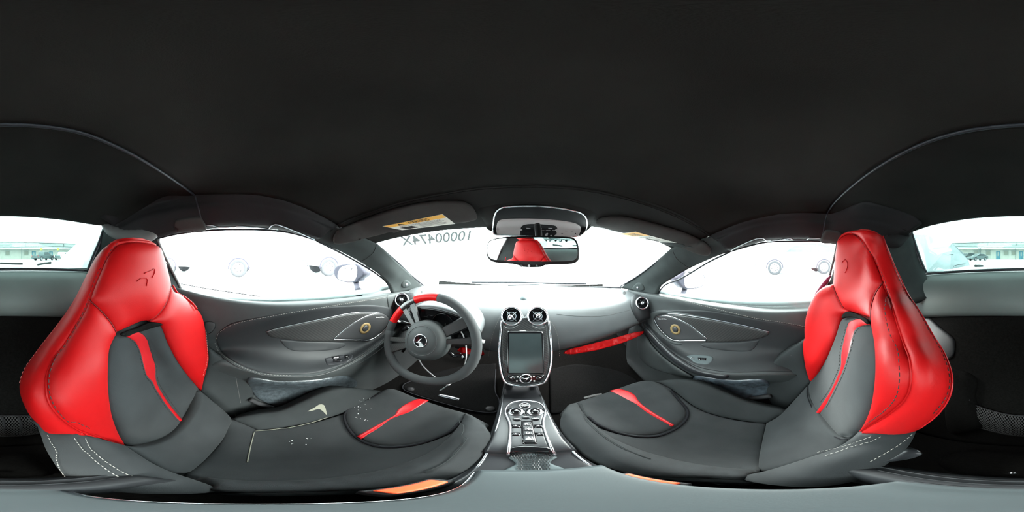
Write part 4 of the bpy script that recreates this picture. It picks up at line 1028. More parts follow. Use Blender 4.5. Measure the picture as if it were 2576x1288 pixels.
# lower grey side under the red wing
C_ds = Carrier(*(lambda g: (sum(g, []), [(j * len(g[0]) + i, j * len(g[0]) + i + 1, (j + 1) * len(g[0]) + i + 1, (j + 1) * len(g[0]) + i) for j in range(len(g) - 1) for i in range(len(g[0]) - 1)]))(
    grid_rows([[P(95, 1060, y=-.215), P(130, 1085, y=-.20), P(220, 1090, y=-.16), P(312, 1118, y=-.16)], [P(100, 1120, z=-.43), P(160, 1130, z=-.44), P(250, 1135, z=-.45), P(350, 1145, z=-.50)], [P(130, 1170, z=-.50), P(200, 1180, z=-.495), P(300, 1182, z=-.50), P(420, 1182, z=-.545)], [P(180, 1215, z=-.56), P(280, 1220, z=-.54), P(400, 1220, z=-.545), P(500, 1210, z=-.57)], [P(260, 1245, z=-.60), P(350, 1248, z=-.58), P(470, 1246, z=-.585), P(560, 1238, z=-.60)]], 21, 25)))
sd = pillow('base_side', [(104, 1065, 1), (132, 1088), (200, 1091), (260, 1106), (310, 1119, 1), (345, 1142), (385, 1167), (430, 1188), (480, 1205), (520, 1220), (537, 1234), (500, 1241), (430, 1243), (330, 1240), (240, 1228), (180, 1205), (145, 1175), (118, 1135), (105, 1100)], C_ds, M['seat'], ds, h=.008, e=.02, thick=.03, step=8)
stitches([(133, 1090), (138, 1110), (150, 1150), (175, 1185), (205, 1210)], C_ds, M['thread'], sd, lift=.0095, r=.0005)
stitches([(195, 1095), (215, 1130), (245, 1165), (290, 1195), (340, 1212)], C_ds, M['thread'], sd, lift=.0095, r=.0005)
stitches([(213, 1095), (232, 1130), (265, 1165), (310, 1192), (370, 1212)], C_ds, M['thread'], sd, lift=.0095, r=.0005)
# outer lower wing against the door
C_do = Carrier(*(lambda g: (sum(g, []), [(j * len(g[0]) + i, j * len(g[0]) + i + 1, (j + 1) * len(g[0]) + i + 1, (j + 1) * len(g[0]) + i) for j in range(len(g) - 1) for i in range(len(g[0]) - 1)]))(
    grid_rows([[P(515, 870, x=-.555), P(540, 880, x=-.57), P(580, 900, x=-.59)], [P(505, 950, x=-.53), P(560, 950, x=-.56), P(625, 950, x=-.585)], [P(505, 990, x=-.50), P(570, 1000, x=-.545), P(645, 1000, x=-.58)], [P(540, 1045, x=-.49), P(585, 1060, x=-.52), P(640, 1055, x=-.55)]], 13, 19)))
ow = pillow('outer_wing', [(525, 880), (550, 895), (585, 918), (615, 943), (632, 968), (638, 995), (630, 1022), (612, 1040), (585, 1054), (555, 1035), (530, 1008), (505, 984, 1), (514, 950), (523, 915)], C_do, M['seatd'], ds, h=.012, e=.03, thick=.04, step=7)
dtube('worn_crease', [(575, 948), (580, 980), (585, 1015), (590, 1050)], C_do, .0009, M['dust'], ow, .011)
dtube('worn_crease', [(592, 945), (598, 980), (603, 1010)], C_do, .0009, M['belt'], ow, .0115)
# cushion
cu = pillow('seat_cushion', [(565, 1058), (610, 1062), (650, 1082, 1), (720, 1076), (800, 1060), (880, 1035), (930, 1010), (960, 985), (990, 979), (1030, 995), (1075, 1012), (1130, 1030), (1174, 1040, 1), (1160, 1068), (1130, 1105), (1085, 1140), (1020, 1168), (950, 1188), (850, 1203), (750, 1210), (650, 1212), (560, 1208), (500, 1200), (470, 1192), (500, 1168), (535, 1135), (560, 1100)], C_dc, M['seat'], ds, h=.008, e=.03, thick=.06, step=9)
tb_ = pillow('thigh_pad', [(955, 990, 1), (975, 981), (1000, 984), (1050, 1004), (1110, 1024), (1174, 1041, 1), (1165, 1060), (1140, 1085), (1080, 1112), (1020, 1123), (960, 1122), (910, 1106), (880, 1080), (868, 1052), (872, 1030), (900, 1012), (930, 1002)], C_dc, M['seat'], ds, h=.014, e=.025, thick=.02, step=8, lift=.004)
dtube('groove', [(957, 990), (930, 1004), (900, 1014), (873, 1034), (869, 1056), (882, 1084), (910, 1109), (960, 1126), (1020, 1127), (1080, 1116), (1140, 1090), (1168, 1062)], C_dc, .0045, M['groove'], tb_, .0095)
pillow('red_stripe', [(902, 1100, 1), (930, 1083), (970, 1061), (995, 1046), (1002, 1034), (1022, 1020), (1050, 1009), (1078, 1012, 1), (1060, 1025), (1035, 1040), (1008, 1050), (985, 1060), (955, 1082), (912, 1107, 1)], C_dc, M['redstripe'], tb_, h=.003, e=.008, thick=.003, step=5, lift=.0165)
op = pillow('outer_thigh_bolster', [(590, 1052), (640, 1040), (700, 1032), (750, 1012), (800, 990), (840, 978), (885, 976), (930, 980), (958, 984, 1), (930, 1004), (880, 1032), (800, 1058), (720, 1074), (650, 1083, 1), (612, 1066)], C_dc, M['seatd'], ds, h=.016, e=.03, thick=.06, step=8, lift=.004)
pillow('worn_patch', [(772, 1032), (790, 1022), (800, 1015), (812, 1016), (818, 1030), (820, 1042), (812, 1034), (800, 1026), (785, 1030)], C_dc, M['dust'], op, h=0, e=0, thick=.0004, step=5, lift=.0206)
dtube('worn_seam', [(643, 1086), (690, 1082), (740, 1074), (790, 1062), (830, 1048)], C_dc, .0014, M['dust'], cu, .009)
dtube('worn_seam', [(640, 1088), (634, 1110), (628, 1135), (622, 1165)], C_dc, .0013, M['dust'], cu, .009)
random.seed(3)
crumbs = []
vs, fs = [], []
for _ in range(26):
    px, py = random.choice([(random.uniform(720, 790), random.uniform(1092, 1125)), (random.uniform(890, 940), random.uniform(1000, 1075)), (random.uniform(880, 930), random.uniform(1000, 1060))])
    h, n = C_dc.hit(px, py); s_ = random.uniform(.0006, .0018)
    v, f = box_vf(h + n * .0195 if px > 870 else h + n * .0095, (s_, s_ * 1.4, .0012)); b = len(vs); vs += v; fs += [tuple(q + b for q in x) for x in f]
cr_o = link('crumbs', mesh(vs, fs, False), M['white'])
tag(cr_o, 'white crumbs scattered on the driver seat cushion', 'crumbs', kind='stuff')
ib = pillow('inner_thigh_bolster', [(1174, 1041, 1), (1195, 1050), (1215, 1070), (1230, 1095), (1232, 1118), (1218, 1145), (1185, 1175), (1130, 1200), (1060, 1217), (980, 1226), (880, 1232), (780, 1236), (680, 1238), (590, 1238), (530, 1234), (535, 1222), (500, 1202, 1), (560, 1209), (650, 1213), (750, 1211), (850, 1204), (950, 1189), (1020, 1169), (1085, 1141), (1130, 1106), (1160, 1069)], C_dc, M['seat'], ds, h=.010, e=.02, thick=.06, step=8, lift=.004)
dtube('seam', [(1168, 1060), (1175, 1090), (1160, 1120), (1120, 1160), (1060, 1190)], C_dc, .0009, M['seatd'], ib, .0155)
dtube('seam', [(1174, 1044), (1160, 1071), (1130, 1108), (1085, 1143), (1020, 1171), (950, 1191), (850, 1206), (750, 1213), (650, 1215), (560, 1211)], C_dc, .0022, M['groove'], ib, .004)
pillow('cushion_side', [(1222, 1062), (1240, 1090), (1245, 1120), (1232, 1150), (1190, 1188), (1120, 1216), (1040, 1234), (940, 1245), (800, 1250), (650, 1252), (540, 1246), (600, 1240), (780, 1237), (900, 1231), (1060, 1217), (1130, 1200), (1185, 1175), (1218, 1145), (1232, 1118), (1228, 1090)], C_dc, M['seatd'], ds, h=.006, e=.01, thick=.05, step=7, lift=-.008)
# plinth below the cushions
def seat_base(xc, y0, y1, parent):
    rbox('seat_base', V(xc, (y0 + y1) / 2, -.755), (.34, y1 - y0, .06), M['plastic'], parent, .015)
    for s in (-1, 1):
        rbox('slide_rail', V(xc + s * .15, (y0 + y1) / 2, -.782), (.03, y1 - y0 + .1, .02), M['alu'], parent, .003)
seat_base(-.325, -.12, .32, ds)
# seat belt beside the driver seat
sbl = empty('seat_belt', 'driver seat belt strap with dull buckle tongue beside the outer bolster', 'seat belt')
me_pts = [P(470, 740, x=-.60), P(490, 765, x=-.58), P(515, 835, x=-.56)]
tube('webbing', [P(435, 718, x=-.55), P(447, 738, x=-.54), P(465, 748, x=-.54), P(485, 764, x=-.53), P(495, 778, x=-.53)], .004, M['red'], sbl, n=12, sides=6)
tube('lower_webbing', [P(630, 1005, x=-.55), P(660, 1018, x=-.555), P(700, 1026, x=-.56)], .011, M['beltw'], sbl, n=10, sides=6)
rbox('anchor_tongue', P(712, 1026, x=-.56), (.012, .05, .012), M['belt'], sbl, .003)

pillow('headrest_gap', [(293, 838), (330, 823), (372, 807), (402, 813), (372, 821), (332, 833), (306, 845)], C_db, M['carpet'], ds, h=.002, e=.006, thick=.004, step=4, lift=.0125)  # black pad: darkness of the opening under the headrest put into its colour
# ------------------------------------------------ passenger seat
ps = empty('sports_seat', 'passenger seat, red leather and grey suede bucket seat with sunlit headrest', 'seat', 'red and grey bucket seats')
xx = lambda v: dict(x=v)
C_pb, rows_pb = seat_carrier([
    [(2096, 594, xx(.42)), (2118, 575, xx(.395)), (2150, 567, xx(.36)), (2178, 568, xx(.325)), (2202, 575, -.25), (2226, 590, -.30)],
    [(2100, 606, xx(.40)), (2120, 588, xx(.38)), (2150, 582, xx(.345)), (2175, 584, -.215), (2195, 590, -.232), (2214, 600, -.27)],
    [(2098, 650, xx(.42)), (2120, 650, xx(.385)), (2150, 650, xx(.34)), (2180, 650, xx(.31)), (2197, 650, -.235), (2245, 645, -.28)],
    [(2070, 717, xx(.46)), (2100, 715, xx(.41)), (2140, 715, xx(.35)), (2180, 715, xx(.295)), (2222, 715, -.225), (2276, 715, -.28)],
    [(2046, 742, xx(.495)), (2082, 745, xx(.45)), (2125, 752, xx(.375)), (2172, 752, xx(.295)), (2232, 750, -.21), (2293, 748, -.275)],
    [(2033, 785, xx(.51)), (2070, 785, xx(.46)), (2120, 790, xx(.385)), (2165, 795, xx(.30)), (2244, 785, -.17), (2312, 782, -.27)],
    [(2025, 860, xx(.53)), (2060, 860, xx(.46)), (2100, 850, xx(.39)), (2150, 850, xx(.29)), (2270, 860, -.155), (2352, 858, -.24)],
    [(2020, 910, xx(.53)), (2050, 910, xx(.46)), (2090, 900, xx(.39)), (2125, 910, xx(.285)), (2292, 930, -.13), (2387, 945, -.21)],
    [(2020, 960, xx(.52)), (2045, 955, xx(.47)), (2070, 965, xx(.40)), (2100, 985, xx(.30)), (2270, 1010, -.12), (2372, 1018, -.18)],
    [(1975, 1035, xx(.50)), (1995, 1025, xx(.46)), (2035, 1020, xx(.39)), (2090, 1060, xx(.27)), (2200, 1085, -.12), (2305, 1088, -.16)]])
seat_back_shell('back_shell', rows_pb, M['red'], ps)
C_pc, rows_pc = cushion_field(.30, 1)
side = pillow('side_wing', [(2107, 604, 1), (2118, 590), (2140, 581), (2170, 579), (2196, 584), (2212, 592), (2224, 606), (2240, 640), (2260, 690), (2288, 748), (2320, 802), (2345, 850), (2370, 888), (2383, 930), (2384, 970), (2374, 1005), (2350, 1040), (2316, 1070), (2290, 1084), (2250, 1090), (2200, 1088), (2161, 1092, 1), (2200, 1066), (2245, 1036), (2280, 1000), (2294, 960), (2290, 910), (2275, 868), (2252, 800), (2238, 755), (2222, 714), (2205, 668), (2190, 635), (2172, 603), (2150, 590), (2128, 592)], C_pb, M['red'], ps, h=.012, e=.016, thick=.045, step=7)
hr = pillow('headrest_pad', [(2107, 606, 1), (2128, 592), (2150, 590), (2172, 603), (2190, 635), (2205, 668), (2222, 712, 1), (2205, 740), (2196, 770), (2194, 800, 1), (2170, 792), (2140, 782), (2124, 771), (2110, 745), (2098, 715, 1), (2100, 680), (2102, 650)], C_pb, M['red'], ps, h=.016, e=.028, thick=.03, step=7)
fb = pillow('inner_bolster', [(2222, 714, 1), (2238, 755), (2252, 800), (2275, 868), (2290, 910), (2294, 960), (2280, 1000), (2245, 1036), (2200, 1066), (2161, 1092, 1), (2182, 1060), (2198, 1020), (2206, 970), (2208, 920), (2203, 860), (2195, 815), (2195, 780), (2205, 742)], C_pb, M['red'], ps, h=.014, e=.025, thick=.03, step=7)
ob = pillow('outer_bolster', [(2098, 716, 1), (2110, 745), (2124, 771), (2140, 784), (2122, 794), (2112, 812), (2100, 850), (2080, 900), (2058, 938), (2040, 960, 1), (2030, 930), (2024, 895), (2021, 862), (2026, 850), (2026, 820), (2032, 785), (2048, 745), (2072, 722)], C_pb, M['red'], ps, h=.016, e=.03, thick=.03, step=7)
dtube('piping', [(2222, 714), (2238, 755), (2252, 800), (2275, 868), (2290, 910), (2294, 960), (2280, 1000), (2245, 1036), (2200, 1066), (2161, 1092)], C_pb, .0022, M['red'], fb, .002)
dtube('seam', [(2222, 712, 1), (2205, 740), (2196, 770), (2194, 802)], C_pb, .0011, M['redseam'], fb, .004)
dtube('seam', [(2098, 716), (2110, 745), (2126, 774)], C_pb, .0009, M['redseam'], ob, .006)
stitches([(2140, 585), (2158, 590), (2178, 605), (2195, 640), (2208, 670), (2226, 716), (2240, 755)], C_pb, M['dthread'], side, lift=.0135, r=.0006)
stitches([(2230, 735), (2246, 800), (2268, 868), (2284, 912), (2288, 955), (2275, 995), (2240, 1030), (2195, 1062)], C_pb, M['dthread'], fb, lift=.0145, r=.0006)
dtube('side_welt', [(2213, 600), (2233, 645), (2253, 692), (2276, 750), (2307, 804), (2332, 852), (2355, 890), (2368, 930), (2369, 970), (2358, 1003), (2334, 1037), (2301, 1066)], C_pb, .0014, M['redstripe'], side, .012)
stitches([(2223, 625), (2245, 680), (2267, 742), (2297, 795), (2323, 845), (2347, 888), (2360, 930), (2361, 968), (2349, 1000), (2325, 1033)], C_pb, M['dthread'], side, lift=.0125, r=.0006)
dtube('headrest_emblem', [(2128, 662), (2136, 654), (2142, 662), (2141, 675), (2136, 686)], C_pb, .0012, M['red'], hr, .0168)
cp = pillow('centre_panel', [(2114, 810), (2125, 800), (2150, 798), (2178, 804), (2196, 818), (2203, 860), (2207, 920), (2205, 970), (2197, 1020), (2180, 1062), (2158, 1090), (2145, 1100), (2125, 1100), (2100, 1088), (2080, 1068), (2062, 1043), (2042, 1008), (2036, 985), (2038, 962), (2058, 938), (2080, 900), (2101, 850)], C_pb, M['seat'], ps, h=.012, e=.03, thick=.03, step=8, lift=-.002)
pillow('red_stripe', [(2197, 817, 1), (2190, 807), (2175, 803, 1), (2150, 808), (2141, 818), (2133, 850), (2126, 890), (2126, 920), (2118, 945), (2098, 985), (2075, 1018), (2061, 1038, 1), (2065, 1043, 1), (2085, 1025), (2108, 985), (2128, 945), (2140, 915), (2150, 880), (2156, 850), (2162, 832), (2175, 822)], C_pb, M['redstripe'], cp, h=.003, e=.01, thick=.003, step=5, lift=.009)
stitches([(2160, 806), (2146, 812), (2138, 820), (2130, 850), (2123, 890), (2123, 920), (2114, 945), (2094, 985), (2070, 1016)], C_pb, M['dthread'], cp, lift=.011, r=.0007)
stitches([(2195, 819), (2177, 825), (2165, 834), (2159, 850), (2153, 882), (2143, 918), (2132, 946), (2112, 985), (2090, 1025)], C_pb, M['dthread'], cp, lift=.011, r=.0007)
dtube('panel_gap', [(2038, 965), (2035, 988), (2042, 1012), (2060, 1046), (2078, 1071), (2100, 1092), (2125, 1103), (2145, 1102)], C_pb, .0016, M['groove'], cp, .007)
def car_of(rows, nu, nv):
    me, c = grid_mesh(grid_rows(rows, nu, nv)); bpy.data.meshes.remove(me); return c
C_pl2 = car_of([[P(2035, 950, x=.49), P(2040, 1000, x=.42), P(2080, 1065, z=-.51), P(2140, 1100, z=-.485), P(2180, 1092, z=-.43)], [P(1985, 1000, x=.50), P(2000, 1060, z=-.61), P(2040, 1110, z=-.58), P(2100, 1122, z=-.54), P(2160, 1112, z=-.47)], [P(1925, 1060, z=-.67), P(1925, 1120, z=-.67), P(1960, 1160, z=-.63), P(2040, 1160, z=-.57), P(2120, 1140, z=-.51)], [P(1900, 1070, z=-.69), P(1900, 1140, z=-.685), P(1915, 1195, z=-.65), P(2000, 1180, z=-.59), P(2080, 1160, z=-.54)]], 17, 19)
pillow('lumbar_panel', [(2038, 963, 1), (2036, 985), (2042, 1008), (2062, 1044), (2080, 1070), (2102, 1091), (2128, 1102), (2150, 1100, 1), (2110, 1125), (2060, 1145), (2000, 1165), (1950, 1182), (1918, 1188), (1912, 1160), (1918, 1110), (1928, 1065, 1), (1955, 1050), (1975, 1032), (2000, 1005)], C_pl2, M['seat'], ps, h=.008, e=.02, thick=.03, step=8)
C_pss = car_of([[P(2320, 1070, y=-.19), P(2290, 1082, y=-.17), P(2220, 1088, y=-.13), P(2150, 1095, y=-.10)], [P(2310, 1110, z=-.45), P(2260, 1128, z=-.445), P(2170, 1125, z=-.44), P(2080, 1135, z=-.50)], [P(2270, 1160, z=-.50), P(2190, 1165, z=-.49), P(2080, 1165, z=-.49), P(1980, 1170, z=-.55)], [P(2200, 1195, z=-.55), P(2090, 1200, z=-.53), P(1980, 1200, z=-.54), P(1890, 1192, z=-.58)], [P(2140, 1230, z=-.60), P(2000, 1232, z=-.58), P(1920, 1230, z=-.58), P(1850, 1222, z=-.61)]], 21, 25)
sd = pillow('base_side', [(2310, 1072, 1), (2290, 1084), (2250, 1090), (2200, 1088), (2162, 1092, 1), (2140, 1106), (2100, 1128), (2040, 1150), (1980, 1170), (1925, 1186), (1885, 1194), (1872, 1200), (1885, 1210), (1930, 1218), (2000, 1224), (2080, 1222), (2150, 1208), (2210, 1180), (2260, 1145), (2290, 1115)], C_pss, M['seat'], ps, h=.008, e=.02, thick=.03, step=8)
stitches([(2192, 1092), (2155, 1108), (2115, 1126), (2065, 1142)], C_pss, M['thread'], sd, lift=.0095, r=.0005)
stitches([(2212, 1092), (2175, 1113), (2135, 1134), (2085, 1152)], C_pss, M['thread'], sd, lift=.0095, r=.0005)
stitches([(2285, 1090), (2255, 1115), (2220, 1138), (2180, 1158)], C_pss, M['thread'], sd, lift=.0095, r=.0005)
lv = pillow('recline_lever', [(2275, 1130), (2300, 1128), (2318, 1140), (2300, 1150), (2260, 1158), (2200, 1164), (2180, 1160), (2230, 1150)], C_pss, M['cons'], ps, h=.008, e=.01, thick=.01, step=6, lift=.0)
C_po = car_of([[P(1985, 870, x=.57), P(2010, 860, x=.55), P(2030, 855, x=.53)], [P(1915, 930, x=.595), P(1980, 930, x=.57), P(2040, 930, x=.52)], [P(1915, 985, x=.585), P(1985, 985, x=.55), P(2048, 965, x=.49)], [P(1930, 1045, x=.56), P(1975, 1045, x=.53), P(2008, 1030, x=.48)]], 13, 19)
ow = pillow('outer_wing', [(2022, 858), (1998, 872), (1965, 893), (1940, 918), (1927, 945), (1926, 975), (1935, 1005), (1952, 1028), (1972, 1036), (1992, 1015), (2015, 990), (2039, 962, 1), (2030, 930), (2024, 895)], C_po, M['seatd'], ps, h=.012, e=.03, thick=.04, step=7)
dtube('worn_crease', [(1992, 890), (1985, 930), (1980, 970), (1975, 1010)], C_po, .0008, M['belt'], ow, .011)
cu = pillow('seat_cushion', [(1928, 1065, 1), (1870, 1060), (1800, 1045), (1750, 1025), (1715, 1000), (1690, 980), (1660, 965), (1625, 960), (1590, 968), (1540, 985), (1500, 998), (1460, 1010), (1450, 1014, 1), (1465, 1040), (1490, 1068), (1540, 1105), (1610, 1135), (1700, 1160), (1790, 1175), (1860, 1182), (1908, 1186), (1916, 1160), (1920, 1110)], C_pc, M['seat'], ps, h=.008, e=.03, thick=.06, step=9)
tb_ = pillow('thigh_pad', [(1450, 1013, 1), (1500, 998), (1540, 985), (1590, 967), (1625, 959), (1655, 964), (1685, 982), (1708, 1010), (1722, 1030), (1724, 1048), (1712, 1065), (1690, 1080), (1650, 1095), (1600, 1098), (1550, 1090), (1500, 1070), (1475, 1050), (1458, 1030)], C_pc, M['seat'], ps, h=.014, e=.025, thick=.02, step=8, lift=.004)
dtube('groove', [(1688, 982), (1711, 1010), (1726, 1032), (1727, 1050), (1715, 1067), (1690, 1084), (1650, 1099), (1600, 1102), (1550, 1094), (1500, 1075), (1472, 1052)], C_pc, .0045, M['groove'], tb_, .0095)
pillow('red_stripe', [(1534, 988, 1), (1555, 983, 1), (1580, 989), (1598, 1000), (1610, 1018), (1640, 1040), (1670, 1058), (1692, 1072, 1), (1686, 1077, 1), (1650, 1058), (1620, 1040), (1597, 1022), (1570, 1008)], C_pc, M['redstripe'], tb_, h=.003, e=.008, thick=.003, step=5, lift=.0165)
op = pillow('outer_thigh_bolster', [(1650, 960, 1), (1690, 955), (1730, 956), (1780, 970), (1830, 990), (1880, 1010), (1930, 1022), (1970, 1030), (1985, 1042), (1960, 1050), (1930, 1064), (1870, 1058), (1800, 1044), (1750, 1024), (1715, 998), (1685, 976)], C_pc, M['seatd'], ps, h=.016, e=.03, thick=.06, step=8, lift=.004)
ib = pillow('inner_thigh_bolster', [(1450, 1014, 1), (1430, 1020), (1422, 1032), (1414, 1052), (1414, 1075), (1425, 1100), (1450, 1128), (1490, 1155), (1550, 1178), (1620, 1193), (1700, 1199), (1790, 1202), (1870, 1206), (1880, 1196), (1908, 1187, 1), (1860, 1183), (1790, 1176), (1700, 1161), (1610, 1136), (1540, 1106), (1490, 1069), (1465, 1041)], C_pc, M['seat'], ps, h=.010, e=.02, thick=.06, step=8, lift=.004)
dtube('seam', [(1455, 1022), (1468, 1060), (1505, 1100), (1560, 1135), (1620, 1160)], C_pc, .0009, M['seatd'], ib, .0155)
dtube('seam', [(1450, 1016), (1465, 1043), (1490, 1071), (1540, 1108), (1610, 1138), (1700, 1163), (1790, 1178), (1860, 1185), (1905, 1188)], C_pc, .0022, M['groove'], ib, .004)
pillow('cushion_side', [(1425, 1045), (1410, 1060), (1412, 1090), (1430, 1120), (1470, 1155), (1530, 1182), (1610, 1202), (1700, 1212), (1800, 1216), (1900, 1218), (1880, 1208), (1790, 1203), (1700, 1200), (1620, 1194), (1550, 1179), (1490, 1156), (1450, 1129), (1425, 1101), (1415, 1076)], C_pc, M['seatd'], ps, h=.006, e=.01, thick=.05, step=7, lift=-.008)
pillow('front_edge_flap', [(1465, 1003, 1), (1490, 997), (1513, 993, 1), (1515, 996, 1), (1490, 1002), (1468, 1007, 1)], C_pc, M['belt'], ps, h=.003, e=.004, thick=.004, step=5, lift=.012)
seat_base(.285, -.10, .36, ps)
sbr = empty('seat_belt', 'red passenger belt strap rising beside the headrest by the window', 'seat belt')
tube('webbing', [P(2050, 744, x=.60), P(2060, 730, x=.60), P(2072, 715, x=.60), P(2082, 702, x=.60), P(2090, 694, x=.60)], [.004, .009, .011, .009, .004], mat('belt_burgundy', (.16, .01, .05), .5), sbr, sides=6)
tube('lower_webbing', [P(1880, 1004, x=.56), P(1910, 1000, x=.555), P(1940, 996, x=.55)], .012, M['beltw'], sbr, n=10, sides=6)

pillow('headrest_gap', [(2138, 783), (2170, 793), (2196, 806), (2197, 816), (2180, 806), (2150, 798), (2126, 800)], C_pb, M['carpet'], ps, h=.002, e=.006, thick=.004, step=4, lift=.0125)  # black pad stands in for the dark opening, darkness put into its colour
# ================================================================ STEERING WHEEL
wc = V(-.342, .493, -.336); wn_ = Vector((0.0, -1, .42)).normalized()
Fw = frame(wn_)
WR = .178
sw_ = empty('steering_wheel', 'grey suede steering wheel with red rim inserts and carbon spokes', 'steering wheel')
def wpt(a, r=WR, o=0.0):
    return wc + Fw @ Vector((math.cos(a) * r, math.sin(a) * r, o))
def arc(a0, a1, r=WR, n=24): return [wpt(rad(a0 + (a1 - a0) * i / (n - 1)), r) for i in range(n)]
def rimpart(name, a0, a1, m_, rr=.0165):
    pts = []
    for i in range(36):
        a = a0 + (a1 - a0) * i / 35
        flat = .006 * max(0, -math.sin(rad(a - 12))) ** 6      # slight flat bottom
        pts.append(wpt(rad(a), WR - flat))
    return tube(name, pts, rr, m_, sw_, 14)
rimpart('rim_suede', -176, 88, M['rim'], .0175)
rimpart('rim_red_insert', 88, 122, M['redpaint'])
rimpart('rim_red_insert', 146, 170, M['redpaint'])
rimpart('rim_suede', 170, 184, M['rim'], .0172)
rimpart('rim_carbon_insert', 122, 146, M['carbon'], .0155)
def spoke(name, a, w0, w1, r0, r1, m_, t=.014, o0=.012, o1=0):
    d = Vector((math.cos(rad(a)), math.sin(rad(a)), 0)); q = Vector((-d.y, d.x, 0)); secs = []
    for i in range(9):
        u = i / 8; r = r0 + (r1 - r0) * u; w = (w0 + (w1 - w0) * (u ** 1.5)) / 2; o = o0 + (o1 - o0) * u
        c = d * r
        secs.append([c + q * w * .8 + Vector((0, 0, o + t / 2)), c + q * w + Vector((0, 0, o)), c + q * w * .8 + Vector((0, 0, o - t / 2)), c - q * w * .8 + Vector((0, 0, o - t / 2)), c - q * w + Vector((0, 0, o)), c - q * w * .8 + Vector((0, 0, o + t / 2))])
    vs = [wc + Fw @ v for s_ in secs for v in s_]; fs = []
    for i in range(8):
        for k in range(6): fs.append((i * 6 + k, i * 6 + (k + 1) % 6, (i + 1) * 6 + (k + 1) % 6, (i + 1) * 6 + k))
    fs += [tuple(range(6)), tuple(48 + k for k in range(6))]
    return link(name, mesh(vs, fs, False), m_, sw_)
spoke('spoke', 128, .020, .030, .05, .168, M['dcarbon'])
spoke('spoke', 143, .018, .026, .05, .168, M['dcarbon'])
spoke('spoke', 197, .020, .020, .05, .168, M['dcarbon'])
spoke('spoke', 212, .022, .046, .05, .168, M['dcarbon'])
spoke('spoke', 38, .040, .050, .05, .168, M['plastic'])
spoke('spoke_bracket', 12, .020, .030, .06, .168, M['plastic'])
hub = lathe('airbag_hub', [(.082, -.03), (.084, .0), (.080, .022), (.070, .036), (.060, .041), (.052, .0405), (.048, .043), (.030, .046), (.001, .047)], wc + wn_ * -.0, wn_, M['door'], sw_, 48)
ring = [wc + Fw @ Vector((math.cos(a) * .0575, math.sin(a) * .0575, .0405)) for a in np.linspace(0, 2 * math.pi, 44, endpoint=False)]
tube('hub_ring', ring, .0014, M['armlip'], hub, 6, closed=True)
eb = lathe('emblem_disc', [(.0255, .045), (.0255, .048), (.0225, .0485), (.0215, .0475), (.001, .048)], wc, wn_, M['gloss'], hub, 36)
ring = [wc + Fw @ Vector((math.cos(a) * .024, math.sin(a) * .024, .0485)) for a in np.linspace(0, 2 * math.pi, 36, endpoint=False)]
tube('emblem_ring', ring, .0012, M['chrome'], eb, 6, closed=True)
swoosh('emblem', wc + wn_ * .049, wn_, .0135, M['chrome'], eb, rot=rad(75), mir=-1)
lathe('column_shroud', [(.050, -.03), (.056, -.06), (.058, -.14), (.055, -.20), (.001, -.20)], wc, wn_, M['plastic'], sw_, 28)
for a, nm in ((30, 'shift_paddle'), (165, 'shift_paddle'), (205, 'shift_paddle')):
    p0 = wpt(rad(a), .07, -.03); p1 = wpt(rad(a + 4), .12, -.035); p2 = wpt(rad(a + 16), .145, -.04)
    tube(nm, [p0, p1, p2], [.009, .012, .006], M['gloss'], sw_, 8)
stalk = [wpt(rad(8), .05, -.06), wpt(rad(4), .12, -.065), P(1203, 856, y=.60), P(1218, 860, y=.60)]
st = tube('wiper_stalk', stalk, [.007, .008, .011, .008], M['gloss'], sw_, 10)
tube('stalk_marking', [P(1206, 857, y=.588), P(1219, 860, y=.588)], .008, M['icon'], st, 8)
st = tube('indicator_stalk', [wpt(rad(172), .05, -.06), wpt(rad(160), .12, -.065), P(1003, 808, y=.58), P(998, 806, y=.58)], [.007, .008, .011, .008], M['gloss'], sw_, 10)
tube('stalk_marking', [P(999, 806, y=.565), P(1007, 811, y=.565)], .005, M['icon'], st, 8)
st = tube('cruise_stalk', [wpt(rad(-28), .05, -.06), wpt(rad(-32), .10, -.07), P(1160, 893, y=.60), P(1168, 902, y=.60)], [.007, .009, .011, .008], M['gloss'], sw_, 10)
tube('stalk_marking', [P(1157, 890, y=.588), P(1165, 899, y=.588)], .005, M['icon'], st, 8)
wr = empty('white_cable', 'thin white cable looping behind the steering wheel down to the mat', 'cable')
tube('cable_loop', [P(1150, 824, y=.56), P(1163, 840, y=.56), P(1171, 865, y=.56), P(1173, 895, y=.56), P(1168, 920, y=.57), P(1160, 940, y=.60), P(1145, 958, y=.62), P(1128, 968, y=.62), P(1112, 979, y=.62), P(1098, 988, y=.62)], .0028, M['cable'], wr, n=50)
tube('cable_loop', [P(1053, 902, y=.56), P(1062, 918, y=.56), P(1075, 932, y=.565), P(1090, 945, y=.57), P(1102, 954, y=.60), P(1125, 968, y=.62)], .0028, M['cable'], wr, n=30)
lathe('cable_plug', [(.006, -.008), (.007, 0), (.006, .012), (.001, .013)], P(1127, 968, y=.615), Vector((.4, -.3, .6)), M['cable'], wr, 12)

# pedals
for nm, px, lab in (('brake_pedal', -.36, 'wide dark brake pedal in the driver footwell'), ('accelerator_pedal', -.24, 'narrow dark accelerator pedal in the driver footwell')):
    t = empty(nm, lab, 'pedal')
    rbox('pedal_plate', V(px, .93, -.60), (.075 if 'brake' in nm else .045, .012, .07 if 'brake' in nm else .12), M['plastic'], t, .004, Matrix.Rotation(rad(-25), 3, 'X'))
    tube('pedal_arm', [V(px, .94, -.58), V(px, 1.0, -.48), V(px, 1.04, -.36)], .008, M['plastic'], t, n=8)

